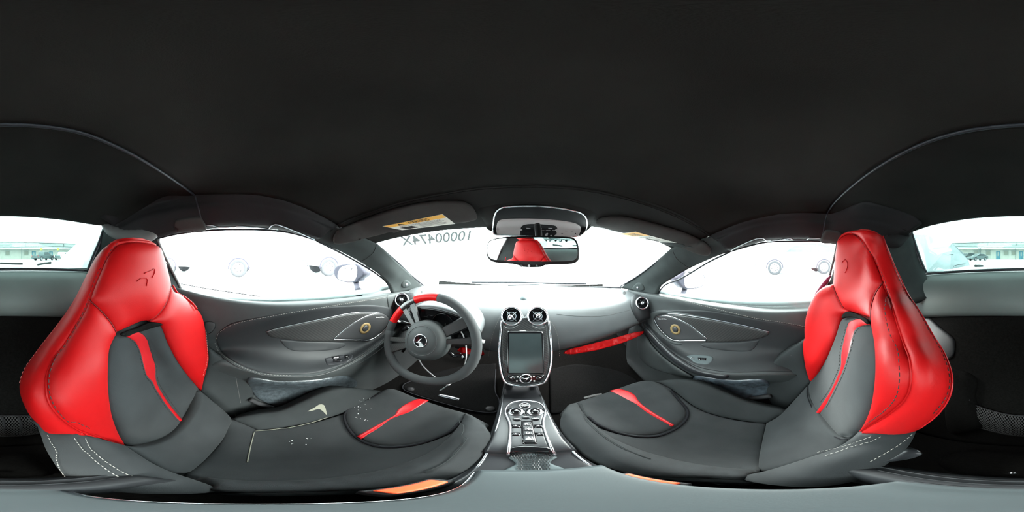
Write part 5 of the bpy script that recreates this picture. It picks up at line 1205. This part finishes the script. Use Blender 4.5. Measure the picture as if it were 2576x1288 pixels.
# ================================================================ FLOOR MATS
fm = empty('floor_mat', 'black floor mat with metal badge in the driver footwell', 'floor mat')
mt = pillow('mat_carpet', [(1013, 972, 1), (1022, 965), (1060, 950), (1150, 925), (1248, 915, 1), (1247, 960), (1246, 985), (1255, 1005), (1256, 1025), (1250, 1037), (1230, 1040), (1180, 1034), (1120, 1018), (1060, 1000), (1018, 984)], C_fl, M['matc'], fm, h=.004, e=.006, thick=.004, step=9, lift=.005)
dtube('bound_edge', [(1247, 930), (1246, 985), (1255, 1005), (1256, 1025), (1250, 1037), (1230, 1040), (1180, 1034), (1120, 1018), (1060, 1000), (1018, 984), (1013, 972), (1022, 965), (1050, 955)], C_fl, .003, M['rubber'], fm, .008)
bd = pillow('metal_badge', [(1105, 993, 1), (1130, 997), (1157, 1004, 1), (1154, 1010, 1), (1128, 1004), (1102, 998, 1)], C_fl, M['alu'], fm, h=.002, e=.003, thick=.002, step=5, lift=.009)
text_on('badge_lettering', 'McLaren', [(1112, 996.5), (1148, 1004), (1146, 1007), (1110, 999)], C_fl, M['dark'], bd, lift=.0118)
for px, py in ((1032, 981), (1233, 1030)):
    h, n = C_fl.hit(px, py); lathe('mat_fastener', [(.019, .006), (.019, .010), (.014, .013), (.001, .013)], h, Vector((0, 0, 1)), M['plastic'], fm, 24)
fm2 = empty('floor_mat', 'plain black floor mat in the passenger footwell', 'floor mat')
pillow('mat_carpet', [(1382, 930, 1), (1450, 918), (1540, 930), (1600, 955), (1590, 975), (1520, 1000), (1440, 1030), (1400, 1042), (1384, 1040, 1)], C_fl, M['matc'], fm2, h=.004, e=.006, thick=.004, step=9, lift=.005)

# ================================================================ MIRROR, LAMP CONSOLE, VISORS
mc = P(1341, 628, y=.435)
hcen = P(328, 690, y=-.245)
mn = ((EYE - mc).normalized() + (hcen - mc).normalized()).normalized()
mir = empty('rear_view_mirror', 'black framed interior mirror below the overhead console', 'mirror')
C_m = car_of([[mc + Vector((x, -x * (mn.x / -mn.y) * -1 if False else x * (mn.x / -mn.y), z + 0)) + Vector((0, z * (mn.z / -mn.y), 0)) for x in (-.2, 0, .2)] for z in (.12, 0, -.12)], 9, 9)
MO = [(1240, 602), (1262, 597), (1300, 594), (1370, 594), (1430, 596), (1448, 602), (1456, 620), (1458, 645), (1452, 658), (1435, 664), (1400, 665), (1372, 667), (1358, 672), (1320, 672), (1306, 668), (1290, 664), (1250, 661), (1232, 654), (1224, 640), (1225, 620), (1230, 607)]
fr = pillow('mirror_housing', MO, C_m, M['plastic'], mir, h=.006, e=.006, thick=.035, step=7)
pillow('mirror_glass', [(1238, 606), (1262, 601), (1300, 599), (1370, 598), (1425, 600), (1443, 605), (1450, 620), (1452, 642), (1446, 652), (1430, 656), (1370, 657), (1300, 656), (1250, 653), (1236, 648), (1229, 636), (1230, 618)], C_m, M['mirror'], fr, h=0, e=0, thick=.001, step=8, lift=.0075)
for px, m_ in ((1313, M['belt']), (1332, M['icon']), (1351, M['belt'])):
    h, n = C_m.hit(px, 668); lathe('mirror_button', [(.0035, .0), (.0035, .0075), (.001, .008)], h, n, m_, fr, 14)
tube('mirror_stem', [mc + Vector((0, .03, .01)), V(.02, .52, .06), V(.02, .56, .11)], .012, M['plastic'], mir, n=12)

oc = empty('overhead_console', 'overhead lamp console with chrome rim above the mirror', 'lamp')
C_o = C_hp
SUR = [(1190, 520), (1225, 508), (1280, 500), (1350, 498), (1420, 502), (1480, 516), (1510, 535), (1500, 560), (1478, 585), (1460, 592), (1400, 594), (1300, 594), (1240, 588), (1222, 578), (1200, 550)]
ob_ = pillow('console_pod', SUR, C_o, M['header'], oc, h=.016, e=.04, thick=.03, step=8, lift=-.012)
OCR = [(1242, 584), (1241, 560), (1245, 535), (1256, 522), (1275, 516), (1320, 514), (1370, 515), (1420, 521), (1455, 529), (1470, 538), (1476, 552), (1474, 572), (1462, 587), (1440, 592), (1400, 592), (1330, 589), (1270, 587)]
dtube('chrome_rim', OCR, C_o, .0028, M['chrome'], ob_, .007, closed=True, sides=8)
pillow('rim_inner', OCR, C_o, M['bank'], ob_, h=.002, e=.004, thick=.003, step=7, lift=.004)
ln = pillow('lamp_lens', [(1249, 580), (1250, 560), (1256, 551), (1275, 547), (1330, 546), (1390, 549), (1435, 555), (1455, 562), (1461, 570), (1458, 582), (1448, 590), (1400, 590), (1330, 587), (1260, 585)], C_o, M['lamp'], ob_, h=.005, e=.010, thick=.004, step=7, lift=.007)
bt = pillow('switch_bank', [(1307, 585, 1), (1309, 568), (1317, 559), (1340, 556), (1375, 558), (1397, 561), (1402, 570), (1400, 580), (1392, 587, 1), (1350, 587)], C_o, M['bank'], ln, h=.002, e=.004, thick=.003, step=5, lift=.0125)
for cx in (1329, 1357, 1384):
    dtube('lamp_icon', [(cx - 5, 565), (cx + 5, 565.5)], C_o, .0008, M['icon'], bt, .0148)
    dtube('lamp_icon', [(cx - 3, 567.5), (cx, 569.5), (cx + 3, 568)], C_o, .0006, M['icon'], bt, .0148)

def visor(name, outline, label, corners, s, mirror_text):
    t = empty(name, label, 'sun visor')
    c = C_hp
    b = pillow('visor_board', outline['o'], c, M['visor'], t, h=.006, e=.012, thick=.010, step=8, lift=.014)
    if 'flap' in outline: pillow('vanity_flap', outline['flap'], c, M['pillar'], b, h=.001, e=.002, thick=.001, step=6, lift=.0205)
    tl, tr, br, bl = [Vector(q) for q in corners]
    def q(u, w): return (lambda z: (z.x, z.y, 1))((tl.lerp(tr, u)) * (1 - w) + (bl.lerp(br, u)) * w)
    lb = pillow('warning_label', [q(0, 0), q(1, 0), q(1, 1), q(0, 1)], c, M['label'], b, h=0, e=0, thick=.0004, step=8, lift=.0208)
    pillow('amber_band', [q(.01, .02), q(.99, .02), q(.99, .34), q(.01, .34)], c, M['amber'], lb, h=0, e=0, thick=.0003, step=8, lift=.0214)
    qq = lambda u0, w0, u1, w1: [q(u0, w0)[:2], q(u1, w0)[:2], q(u1, w1)[:2], q(u0, w1)[:2]]
    text_on('label_heading', 'WARNING', qq(.36, .07, .72, .30), c, M['dark'], lb, lift=.0218, bold=.01)
    tri = [q(.235, .06), q(.29, .30), q(.18, .30)]
    pillow('warning_triangle', tri, c, M['dark'], lb, h=0, e=0, thick=.0003, step=3, lift=.0216)
    text_on('label_text', 'EVEN WITH ADVANCED AIRBAGS', qq(.16, .40, .86, .50), c, M['dark'], lb, lift=.0216)
    for k, ww in enumerate((.56, .65, .74, .83)):
        u0, u1 = (.42, .9) if k != 1 else (.42, .84)
        dtube('label_line', [q(u0, ww)[:2], q((u0 + u1) / 2, ww)[:2], q(u1, ww)[:2]], c, .0004, M['belt'], lb, .0212, sides=4)
    pillow('label_pictogram', [q(.10, .60), q(.32, .56), q(.36, .85), q(.14, .9)], c, M['dark'], lb, h=0, e=0, thick=.0003, step=4, lift=.0215)
    return t
visor('sun_visor', dict(car=[[(830, 585, .30), (880, 545, .34), (980, 512, .40), (1080, 496, .42), (1215, 492, .44)], [(825, 612, .34), (900, 600, .42), (980, 585, .49), (1080, 572, .53), (1220, 560, .55)]],
    o=[(838, 604), (843, 588), (870, 568), (920, 546), (980, 525), (1050, 508), (1110, 502), (1160, 503), (1180, 510), (1192, 522), (1200, 540), (1192, 546), (1160, 552), (1080, 560), (1010, 568), (1006, 573), (990, 578), (978, 577), (930, 592), (880, 604), (850, 609)]),
    'driver sun visor with amber airbag warning label', [(962, 559), (1113, 527), (1145, 551), (1011, 568)], -1, False)
visor('sun_visor', dict(car=[[(1490, 540, .50), (1540, 530, .44), (1620, 545, .38), (1700, 568, .34), (1800, 610, .28)], [(1490, 580, .56), (1540, 582, .54), (1620, 600, .46), (1700, 625, .40), (1800, 650, .33)]],
    o=[(1500, 556), (1508, 547), (1530, 542), (1570, 542), (1620, 552), (1680, 568), (1730, 585), (1770, 604), (1788, 622), (1787, 634), (1775, 638), (1745, 630), (1700, 612), (1640, 594), (1580, 580), (1530, 568)],
    flap=[(1660, 597, 1), (1704, 600), (1748, 615, 1), (1720, 613), (1690, 608)]),
    'passenger sun visor folded above the windscreen corner', [(1560, 576), (1602, 570), (1704, 599), (1662, 598)], 1, True)

# ================================================================ REAR NET AND BULKHEAD TRIM
net = empty('cargo_net', 'black elastic cargo net hanging low on the rear bulkhead', 'net')
vs, fs = [], []
def netpt(u, w):
    x = 2430 + u * 330; ytop = 1003 + 36 * math.sin(min(1, u * 2.2) * math.pi / 2) + (4 if u < .9 else -8 * (u - .9) * 10)
    ybot = 1062 + 34 * math.sin(u * math.pi) + 0
    h, n = C_bu.hit(x, ytop + (ybot - ytop) * w)
    return h + n * (.008 + .018 * math.sin(w * math.pi) * math.sin(u * math.pi))
NN, NW = 44, 8
for i in range(NN + NW):
    for dr_ in (1, -1):
        pts = []
        for k in range(NW + 1):
            j = i - NW + k if dr_ > 0 else i - k
            if 0 <= j <= NN: pts.append(netpt(j / NN, k / NW))
        if len(pts) > 1:
            v, f = sweep(pts, .0011, 4); b = len(vs); vs += v; fs += [tuple(q + b for q in x) for x in f]
nm_ = link('net_mesh', mesh(vs, fs, False), M['belt'], net); nm_['kind'] = 'stuff'
tube('top_cord', [netpt(u, 0) for u in np.linspace(0, 1, 30)], .0022, M['beltw'], net)
tube('bottom_cord', [netpt(u, 1) for u in np.linspace(0, 1, 30)], .0022, M['beltw'], net)
for px, py in ((2438, 1000), (2420, 1063)):
    h, n = C_bu.hit(px, py)
    hk = lathe('net_hook', [(.011, 0), (.011, .010), (.008, .016), (.001, .018)], h, n, M['cons'], net, 18)
for u in (.46, .58):
    tube('webbing_loop', [netpt(u, 0) + Vector((0, .006, .004)), netpt(u + .02, .3) + Vector((0, .008, 0)), netpt(u + .01, .6) + Vector((0, .006, 0))], .003, M['beltw'], net, 5)
gp = pillow('rear_speaker_grille', [(2322, 800, 1), (2340, 800), (2362, 820), (2398, 850), (2402, 870), (2398, 895), (2385, 903), (2370, 900), (2340, 850)], C_bu, M['grille'], None, h=.006, e=.01, thick=.004, step=6, lift=.002)
tag(gp, 'dark mesh speaker panel on the bulkhead behind the passenger seat', 'speaker')
rc = pillow('bulkhead_bulge', [(2380, 935), (2420, 932), (2450, 945), (2460, 965), (2456, 1000), (2470, 1040), (2480, 1070), (2440, 1085), (2385, 1080)], C_bu, M['carpet'], bulk_o, h=.02, e=.03, thick=.005, step=8)
rs = pillow('rear_floor_hump', [(2360, 1160), (2420, 1138), (2500, 1136), (2576, 1138), (2640, 1140), (2680, 1160), (2710, 1190), (2660, 1200), (2500, 1200), (2400, 1190)], C_fl, M['carpet'], floor_o, h=.05, e=.05, thick=.005, step=9)
h, n = C_fl.hit(2552, 1197)
tag(lathe('metal_bolt', [(.006, .055), (.006, .062), (.001, .064)], h, Vector((0, 0, 1)), M['chrome'], None, 10), 'small shiny bolt on the rear floor behind the tray edge', 'bolt')
# ================================================================ OUTSIDE
EXT = Matrix.Translation(EYE) @ (M3 @ Matrix.Rotation(-YAW, 3, 'Z')).to_4x4()
def E(x, y, z=0.0):                       # level outside frame: origin below the eye, z from the ground
    return EXT @ Vector((x, y, z - 0.95))
def Eg(px, dist):                         # a ground spot in direction px at a given distance
    lon = rad((px - 1288) * 360 / 2576) - YAW
    return math.sin(lon) * dist, math.cos(lon) * dist
X = dict(
    ground=mat('lot_gravel', (.55, .56, .56), .95, noise=.12, nscale=.8, bump=.3, bscale=30),
    wall=mat('ribbed_wall', (.42, .43, .38), .8, noise=.05, nscale=2),
    roof=mat('metal_roof', (.30, .34, .33), .5),
    gutter=mat('gutter', (.08, .105, .105), .6),
    wframe=mat('window_frame_paint', (.30, .33, .30), .6),
    pane=mat('window_pane', (.20, .21, .17), .2),
    door=mat('blue_door', (.07, .20, .25), .5),
    post=mat('post_paint', (.075, .10, .10), .6),
    silver=mat('silver_paint', (.10, .135, .135), .35, metal=.3),
    white=mat('white_paint', (.6, .6, .6), .3),
    pearl=mat('pale_body_paint', (.62, .66, .66), .3),
    grey=mat('grey_paint', (.07, .09, .09), .35),
    tyre=mat('tyre', (.045, .045, .05), .9),
    arch=mat('wheel_arch_plastic', (.028, .026, .04), .8),
    rim=mat('wheel_rim', (.5, .5, .52), .4, metal=.3),
    slot=mat('wheel_slot', (.015, .015, .018), .8),
    win=mat('car_window', (.05, .07, .07), .1),
    yellow=mat('yellow_sign', (.40, .36, .08), .5),
    lamp=mat('tail_lamp', (.35, .05, .05), .4),
    bodyp=mat('own_body_paint', (.40, .45, .46), .25, coat=.5),
)
def T(o, mtx):
    o.matrix_world = mtx; return o
gx = [E(x, y, 0) for y in (-90, 90) for x in (-90, 90)]
g = link('ground', mesh([gx[0], gx[1], gx[3], gx[2]] + [v - Vector((0, 0, .1)) for v in (gx[0], gx[1], gx[3], gx[2])], [(0, 1, 2, 3), (7, 6, 5, 4), (0, 4, 5, 1), (1, 5, 6, 2), (2, 6, 7, 3), (3, 7, 4, 0)], False), X['ground'])
tag(g, 'pale gravel parking lot', kind='structure')

class Loc:
    """local builder: position (x,y) in the outside frame and a heading"""
    def __init__(s, x, y, ang): s.m = EXT @ Matrix.Translation(Vector((x, y, -.95))) @ Matrix.Rotation(ang, 4, 'Z')
    def __call__(s, x, y, z): return s.m @ Vector((x, y, z))
    def box(s, name, c, sz, m_, par, bev=.02):
        R = s.m.to_3x3(); return rbox(name, s(*c), sz, m_, par, bev, R, 2)
    def prism(s, name, prof, y0, y1, m_, par, inset=0.0, zi=None):
        """side profile (x,z) extruded across y with optional tumblehome"""
        n = len(prof); zi = zi or 1e9
        def yy(y, z): return y * (1 - inset * max(0, z - zi))
        secs = [(y0, .0), (y0 + (y1 - y0) * .04, .03), (y1 - (y1 - y0) * .04, .03), (y1, 0)]
        vs = []
        for k, (y, gwr) in enumerate(secs):
            cx = sum(p[0] for p in prof) / n; cz = sum(p[1] for p in prof) / n
            for x, z in prof:
                f = 1 if gwr else .985
                vs.append(s(cx + (x - cx) * f, yy(y, z), cz + (z - cz) * f))
        fs = [tuple(range(n)), tuple(range(3 * n, 4 * n))[::-1]]
        for k in range(3):
            for i in range(n): fs.append((k * n + i, k * n + (i + 1) % n, (k + 1) * n + (i + 1) % n, (k + 1) * n + i))
        return link(name, mesh(vs, fs, False), m_, par)
    def wheel(s, x, y, r, par, m_rim, slots=8, side=1):
        nrm = (s.m.to_3x3() @ Vector((0, side, 0))).normalized(); c = s(x, y, r)
        w = lathe('wheel', [(r * .62, .0), (r * .66, .03), (r * .92, .035), (r, .0), (r, -.16), (r * .9, -.2), (.001, -.2)], c, nrm, X['tyre'], par, 36)
        lathe('wheel_rim', [(r * .66, .0), (r * .66, .02), (r * .6, .025), (r * .5, .008), (r * .2, .02), (.001, .022)], c, nrm, m_rim, w, 30)
        F = frame(nrm)
        for k in range(slots):
            a = 2 * math.pi * k / slots + .2
            lathe('rim_slot', [(r * .07, .010), (r * .07, .024), (.001, .025)], c + F @ Vector((math.cos(a) * r * .4, math.sin(a) * r * .4, 0)), nrm, X['slot'], w, 10)
        return w
def arch(L, x, y, r, m_, par, side=1):
    pts = [L(x + math.cos(a) * r * 1.13, y + side * .01, r + math.sin(a) * r * 1.13) for a in np.linspace(-.1, math.pi + .1, 22)]
    return tube('wheel_arch', pts, r * .09, m_, par, 8)

def car(name, L, kind, body, label, cat, group=None, rim=None, wb=2.7, r=.33, w=1.8, xo=0, slots=8, archm=None):
    t = empty(name, label, cat, group); rim = rim or X['rim']; archm = archm or X['slot']
    h = w / 2
    if kind == 'pickup':
        L.prism('body', [(-2.8, .55), (-2.8, 1.12), (-1.0, 1.12), (-1.0, 1.15), (1.35, 1.15), (2.6, 1.05), (2.8, .8), (2.8, .5), (1.9, .42), (-2.0, .42)], -h, h, body, t)
        L.prism('cab', [(-.95, 1.12), (-.8, 1.78), (-.6, 1.86), (.55, 1.86), (.8, 1.78), (1.45, 1.13)], -h * .93, h * .93, body, t, .12, 1.1)
        for s_ in (-1, 1):
            L.prism('side_window', [(-.78, 1.2), (-.68, 1.7), (.1, 1.72), (.1, 1.2)], s_ * h * .86, s_ * h * .925, X['win'], t)
            L.prism('side_window', [(.18, 1.2), (.18, 1.72), (.62, 1.68), (1.2, 1.2)], s_ * h * .86, s_ * h * .925, X['win'], t)
            L.box('tail_lamp', (-2.79, s_ * h * .92, .95), (.06, .12, .28), X['lamp'], t)
        L.box('windscreen', (1.12, 0, 1.45), (.04, w * .7, .42), X['win'], t)
        L.box('rear_bumper', (-2.9, 0, .58), (.16, w * .94, .2), X['grey'], t)
        L.box('tailgate', (-2.815, 0, .92), (.03, w * .7, .42), X['silver'], t)
        xs = (-1.75, 1.85)
    elif kind == 'suv':
        L.prism('body', [(-2.2, .5), (-2.25, 1.0), (-2.1, 1.1), (1.0, 1.1), (2.1, .98), (2.25, .8), (2.25, .45), (1.7, .32), (-1.7, .32)], -h, h, body, t)
        L.prism('cabin', [(-2.1, 1.08), (-1.95, 1.6), (-1.6, 1.7), (.2, 1.7), (.45, 1.64), (1.15, 1.08)], -h * .92, h * .92, body, t, .15, 1.1)
        for s_ in (-1, 1):
            L.prism('side_window', [(-1.9, 1.15), (-1.8, 1.52), (-.95, 1.58), (-.95, 1.15)], s_ * h * .84, s_ * h * .915, X['win'], t)
            L.prism('side_window', [(-.85, 1.15), (-.85, 1.58), (.12, 1.58), (.75, 1.15)], s_ * h * .84, s_ * h * .915, X['win'], t)
        L.box('windscreen', (.82, 0, 1.37), (.05, w * .7, .36), X['win'], t)
        L.box('front_bumper', (2.26, 0, .55), (.12, w * .94, .25), X['grey'], t)
        xs = (-wb / 2, wb / 2)
    else:
        L.prism('body', [(-2.2, .45), (-2.25, .85), (-2.0, .98), (.9, .92), (2.0, .78), (2.25, .65), (2.25, .35), (1.7, .25), (-1.7, .25)], -h, h, body, t)
        L.prism('cabin', [(-1.9, .95), (-1.2, 1.38), (-.6, 1.45), (.1, 1.42), (1.1, .92)], -h * .9, h * .9, body, t, .2, .95)
        for s_ in (-1, 1):
            L.prism('side_window', [(-1.5, 1.0), (-1.05, 1.32), (-.4, 1.37), (-.4, .98)], s_ * h * .84, s_ * h * .9, X['win'], t)
            L.prism('side_window', [(-.32, .98), (-.32, 1.37), (.1, 1.35), (.85, .97)], s_ * h * .84, s_ * h * .9, X['win'], t)
        L.box('windscreen', (.66, 0, 1.17), (.05, w * .66, .28), X['win'], t)
        L.box('grille', (2.255, 0, .55), (.05, w * .5, .16), X['grey'], t)
        xs = (-wb / 2, wb / 2)
    for s_ in (-1, 1):
        for x in xs:
            L.wheel(x, s_ * (h - .02), r, t, rim, slots, s_)
            arch(L, x, s_ * (h - .02), r, archm, t, s_)
    return t
# left side: pickup parked beside us and the truck ahead of it
x, y = Eg(600, 7.3)
car('pickup_truck', Loc(x - .95, y - 1.85, math.pi / 2), 'pickup', X['white'], 'white pickup truck parked outside the driver window', 'truck', rim=X['white'], w=1.95, r=.40, slots=6, archm=X['arch'])
x, y = Eg(828, 7.7)
car('parked_truck', Loc(x - .95, y + 1.75, rad(90)), 'pickup', X['pearl'], 'pale truck with five spoke wheel seen past the driver door mirror', 'truck', rim=X['rim'], w=1.95, r=.42, slots=5, archm=X['arch'])
# right side: compact car side on
x, y = Eg(2013, 8.2)
car('compact_suv', Loc(x + .9, y, rad(90)), 'suv', X['white'], 'white compact car side-on outside the passenger window', 'car', rim=X['white'], w=1.75, r=.36, wb=2.55, slots=8, archm=X['arch'])
# rear lot
def behind(px, d): return Eg(px, d)
x, y = behind(110, 36)
car('pickup_truck', Loc(x, y, rad(215)), 'pickup', X['silver'], 'silver pickup truck parked by the long building, seen through the rear window', 'truck', w=1.95, r=.42)
x, y = behind(158, 38)
car('pickup_truck', Loc(x, y, rad(225)), 'pickup', X['white'], 'white pickup truck beside the silver one behind our car', 'truck', w=1.95, r=.42)
x, y = behind(2460, 34)
car('sedan', Loc(x, y, rad(60)), 'sedan', X['silver'], 'silver sedan facing us in the rear lot', 'car', w=1.8, r=.33)
x, y = behind(2433, 40)
jp = car('offroad_vehicle', Loc(x, y, rad(70)), 'suv', X['grey'], 'boxy dark green off-road vehicle beside the silver sedan', 'car', w=1.85, r=.42)
for i, px in enumerate((104, 146)):
    x, y = behind(px, 41); L = Loc(x, y, 0)
    t = empty('yellow_sign', ('square yellow sign above the silver pickup truck', 'slanted yellow sign above the white pickup truck')[i], 'sign')
    L.box('sign_board', (0, 0, 2.65), (.65, .05, .6), X['yellow'], t); L.box('sign_post', (0, .05, 1.2), (.06, .06, 2.4), X['post'], t, .005)

# long building
bl = empty('long_building', 'long low metal building with blue doors and covered walkway', 'building')
BD = 46.0
LB = Loc(0, -BD, rad(4.0))
def bx(px):                                # distance along the facade for a pixel column
    lon = rad((px - 1288) * 360 / 2576) - YAW
    d = Vector((math.sin(lon), math.cos(lon)))
    ca, sa = math.cos(rad(4)), math.sin(rad(4))
    # solve origin + t d = (0,-BD) + u (ca, sa)
    det = d.x * -sa + d.y * ca
    return (d.y * 0 + (-(d.x * (-BD))) * -1) / 1 / (d.y * ca - d.x * sa) * 1 if False else ((-BD) * d.x) / (d.y * ca - d.x * sa)
n = 150
vs, fs = [], []
for i in range(n + 1):
    xx = -24 + 48 * i / n; dp = .04 if (i // 2) % 2 else 0
    vs += [LB(xx, dp, 0), LB(xx, dp, 3.05)]
for i in range(n): fs.append((2 * i, 2 * i + 2, 2 * i + 3, 2 * i + 1))
link('ribbed_wall', mesh(vs, fs, False), X['wall'], bl)
LB.box('building_core', (0, -3.2, 1.5), (48, 6, 3), X['wall'], bl)
LB.prism('canopy_fascia', [(-24, 3.15), (-24, 3.65), (24, 3.65), (24, 3.15)], 1.6, 1.8, X['roof'], bl)
LB.box('canopy_gutter', (0, 1.75, 3.72), (48, .2, .12), X['gutter'], bl, .01)
LB.box('canopy_deck', (0, .9, 3.3), (48, 1.8, .1), X['gutter'], bl, .01)
LB.prism('upper_roof', [(-24, 3.7), (-24, 5.0), (24, 5.0), (24, 3.7)], -2.6, -2.4, X['roof'], bl)
LB.box('roof_gutter', (0, -2.4, 5.05), (48, .25, .14), X['gutter'], bl, .01)
LB.box('mid_beam', (0, 1.85, 2.35), (48, .05, .06), X['gutter'], bl, .005)
for px in (-110, 52, 2555, 2470, 170):
    u = -abs(bx(px)) if px < 1288 else abs(bx(px))
    LB.box('canopy_post', (bx(px), 1.6, 1.6), (.16, .16, 3.2), X['post'], bl, .01)
for px in (68, 168, 2480, 2556):
    LB.box('roof_downpipe', (bx(px), -2.3, 4.35), (.12, .12, 1.3), X['post'], bl, .01)
for px in (19, 66, 2486, 2455, 2531, 2550):
    w = LB.box('window_frame', (bx(px), .07, 1.85), (1.5, .08, 1.45), X['wframe'], bl, .01)
    LB.box('pane', (bx(px), .12, 1.85), (1.15, .06, 1.1), X['pane'], w, .005)
for px in (85, 2511, 2569, 128):
    d = LB.box('entrance_door', (bx(px), .07, 1.15), (1.15, .1, 2.3), X['door'], bl, .01)
    LB.box('door_glass', (bx(px), .13, 1.5), (.3, .04, 1.1), X['wframe'], d, .005)

# ---- our own car outside the cabin: rear deck, buttresses, bonnet, wings, door mirrors
own = empty('wall_outer', 'pale body panels of our own car around the cabin', kind='structure')
dk = [[V(x, y, z - .05 * x * x) for x in (-.9, -.6, -.3, 0, .3, .6, .9)] for y, z in ((-.63, -.055), (-.9, -.07), (-1.3, -.10), (-1.8, -.13), (-2.1, -.125), (-2.2, -.16), (-2.22, -.4))]
dko, C_dk = loft('rear_deck', dk, X['bodyp'], own, nu=31, nv=31, thick=.02, toward=Vector((0, -1.5, 3)))
tube('deck_shut_line', [P(0, 662.5, y=-2.0), P(-60, 661, y=-2.0), P(30, 662.5, y=-2.0), P(57, 664, y=-2.0)][:1] + [P(57, 664, y=-2.0)], .012, M['dark'], own, n=6)
def buttress(pts, label_, nm='buttress'):
    vs = [P(a, b, y=y) for a, b, y in pts]; k = len(vs)
    c = sum(vs, Vector()) / k
    off = Vector((0.10 if c.x > 0 else -.10, -.04, -.02))
    vv = vs + [v + off for v in vs]
    fs = [tuple(range(k)), tuple(range(k, 2 * k))[::-1]] + [(i, (i + 1) % k, (i + 1) % k + k, i + k) for i in range(k)]
    return link(nm, mesh(vv, fs, False), X['bodyp'], own)
bL = buttress([(262, 574, -.66), (232, 586, -.8), (205, 603, -.95), (185, 620, -1.08), (165, 640, -1.25), (148, 655, -1.4), (122, 668, -1.65), (160, 676, -1.2), (205, 682, -.85), (222, 686, -.66)], '')
bR = buttress([(2296, 590, -.66), (2325, 590, -.8), (2360, 596, -.95), (2395, 612, -1.08), (2422, 635, -1.25), (2436, 655, -1.4), (2440, 668, -1.55), (2390, 677, -1.1), (2350, 683, -.85), (2328, 688, -.66)], '')
def cr_tube(pts, y, m_, par, r=.004): tube('shut_line', [P(a, b, y=y + (i * 0)) for i, (a, b) in enumerate(pts)], r, m_, par, n=24)
cr_tube([(2342, 640), (2342, 625), (2350, 617), (2360, 616)], -.90, M['dark'], bR, .0015)
cr_tube([(2350, 683), (2345, 660), (2342, 640)], -.78, M['dark'], bR, .0015)
cr_tube([(2373, 683), (2369, 665), (2370, 650), (2380, 643), (2398, 640)], -1.0, M['dark'], bR, .0015)
cr_tube([(2396, 681), (2400, 670), (2412, 666), (2428, 664)], -1.15, M['dark'], bR, .0015)
tube('vent_blade', [P(95, 666, y=-1.9), P(110, 663, y=-1.8), P(127, 661, y=-1.6)], .012, M['dark'], own, n=6)
tube('vent_blade', [P(2453, 669, y=-1.6), P(2472, 669, y=-1.8)], .012, M['dark'], own, n=6)
bn = [[V(x, y, z - .10 * x * x) for x in (-.85, -.5, -.25, 0, .25, .5, .85)] for y, z in ((1.2, -.215), (1.5, -.24), (1.8, -.29), (2.1, -.38), (2.2, -.5))]
loft('bonnet', bn, X['bodyp'], own, nu=31, nv=21, thick=.02, toward=Vector((0, 1.5, 3)))
for s_ in (-1, 1):
    sk = [[V(s_ * x, y, z) for y in (-.75, -.3, .1, .45, .80)] for x, z in ((.70, -.19), (.80, -.215), (.90, -.30), (.93, -.55), (.88, -.78))]
    loft('door_skin', sk, X['bodyp'], own, nu=25, nv=17, thick=.02, toward=Vector((s_ * 4, 0, 0)))
    rk = [[V(s_ * x, y, z) for y in (-.62, -.4, -.19, .0, .18)] for x, z in ((.55, .20), (.62, .16), (.66, .10), (.67, .08))]
    rk = [[v + Vector((0, 0, .02)) for v in r] for r in rk]
    loft('roof_rail_skin', rk, X['bodyp'], own, nu=21, nv=13, thick=.01, toward=Vector((s_ * 4, 0, 2)))
rf = [[V(x, y, z + .02 - .22 * x * x) for x in (-.58, -.3, 0, .3, .58)] for y, z in ((-.64, .20), (-.4, .24), (-.2, .262), (.1, .262), (.3, .245), (.47, .225), (.66, .15))]
loft('roof_skin', rf, M['gloss'], own, nu=31, nv=31, thick=.01, toward=Vector((0, 0, 4)))

def door_mirror(s_, hx, label, glass_o, shell_o, foot, y=.60):
    t = empty('door_mirror', label, 'mirror')
    c = P(*hx, x=s_ * .93)
    n = Vector((-s_ * .35, -1, .05)).normalized()
    Cm = car_of([[c + frame(n) @ Vector((a, b, 0)) for a in (-.3, 0, .3)] for b in (.2, 0, -.2)], 9, 9)
    sh = pillow('mirror_shell', shell_o, Cm, X['arch'], t, h=.004, e=.01, thick=.07, step=5)
    pillow('mirror_glass', glass_o, Cm, M['mirror'], sh, h=0, e=0, thick=.002, step=6, lift=.006)
    a = [P(*q, x=s_ * x_) for (q, x_) in foot]
    tube('mirror_foot', a, [.022, .018, .016, .026], X['arch'], t, 10)
    return t
door_mirror(-1, (870, 685), 'driver door mirror on its dark stalk outside the window', [(852, 688), (858, 674), (872, 668), (896, 667), (900, 685), (894, 704), (884, 708), (866, 706), (852, 700)],
    [(840, 684), (845, 672), (858, 666), (880, 664), (898, 665), (910, 676), (917, 688), (910, 698), (902, 702), (898, 709), (870, 710), (846, 700)], [((893, 700), .93), ((897, 715), .88), ((899, 726), .82), ((903, 736), .76)])
door_mirror(1, (1745, 695), 'passenger door mirror on its dark stalk outside the window', [(1721, 684), (1740, 681), (1760, 684), (1769, 695), (1770, 708), (1762, 720), (1740, 724), (1724, 722), (1720, 705)],
    [(1702, 700), (1712, 690), (1722, 682), (1745, 680), (1765, 685), (1774, 698), (1772, 712), (1764, 722), (1740, 727), (1722, 725), (1708, 712)], [((1724, 722), .93), ((1720, 734), .88), ((1716, 742), .82), ((1710, 750), .76)])
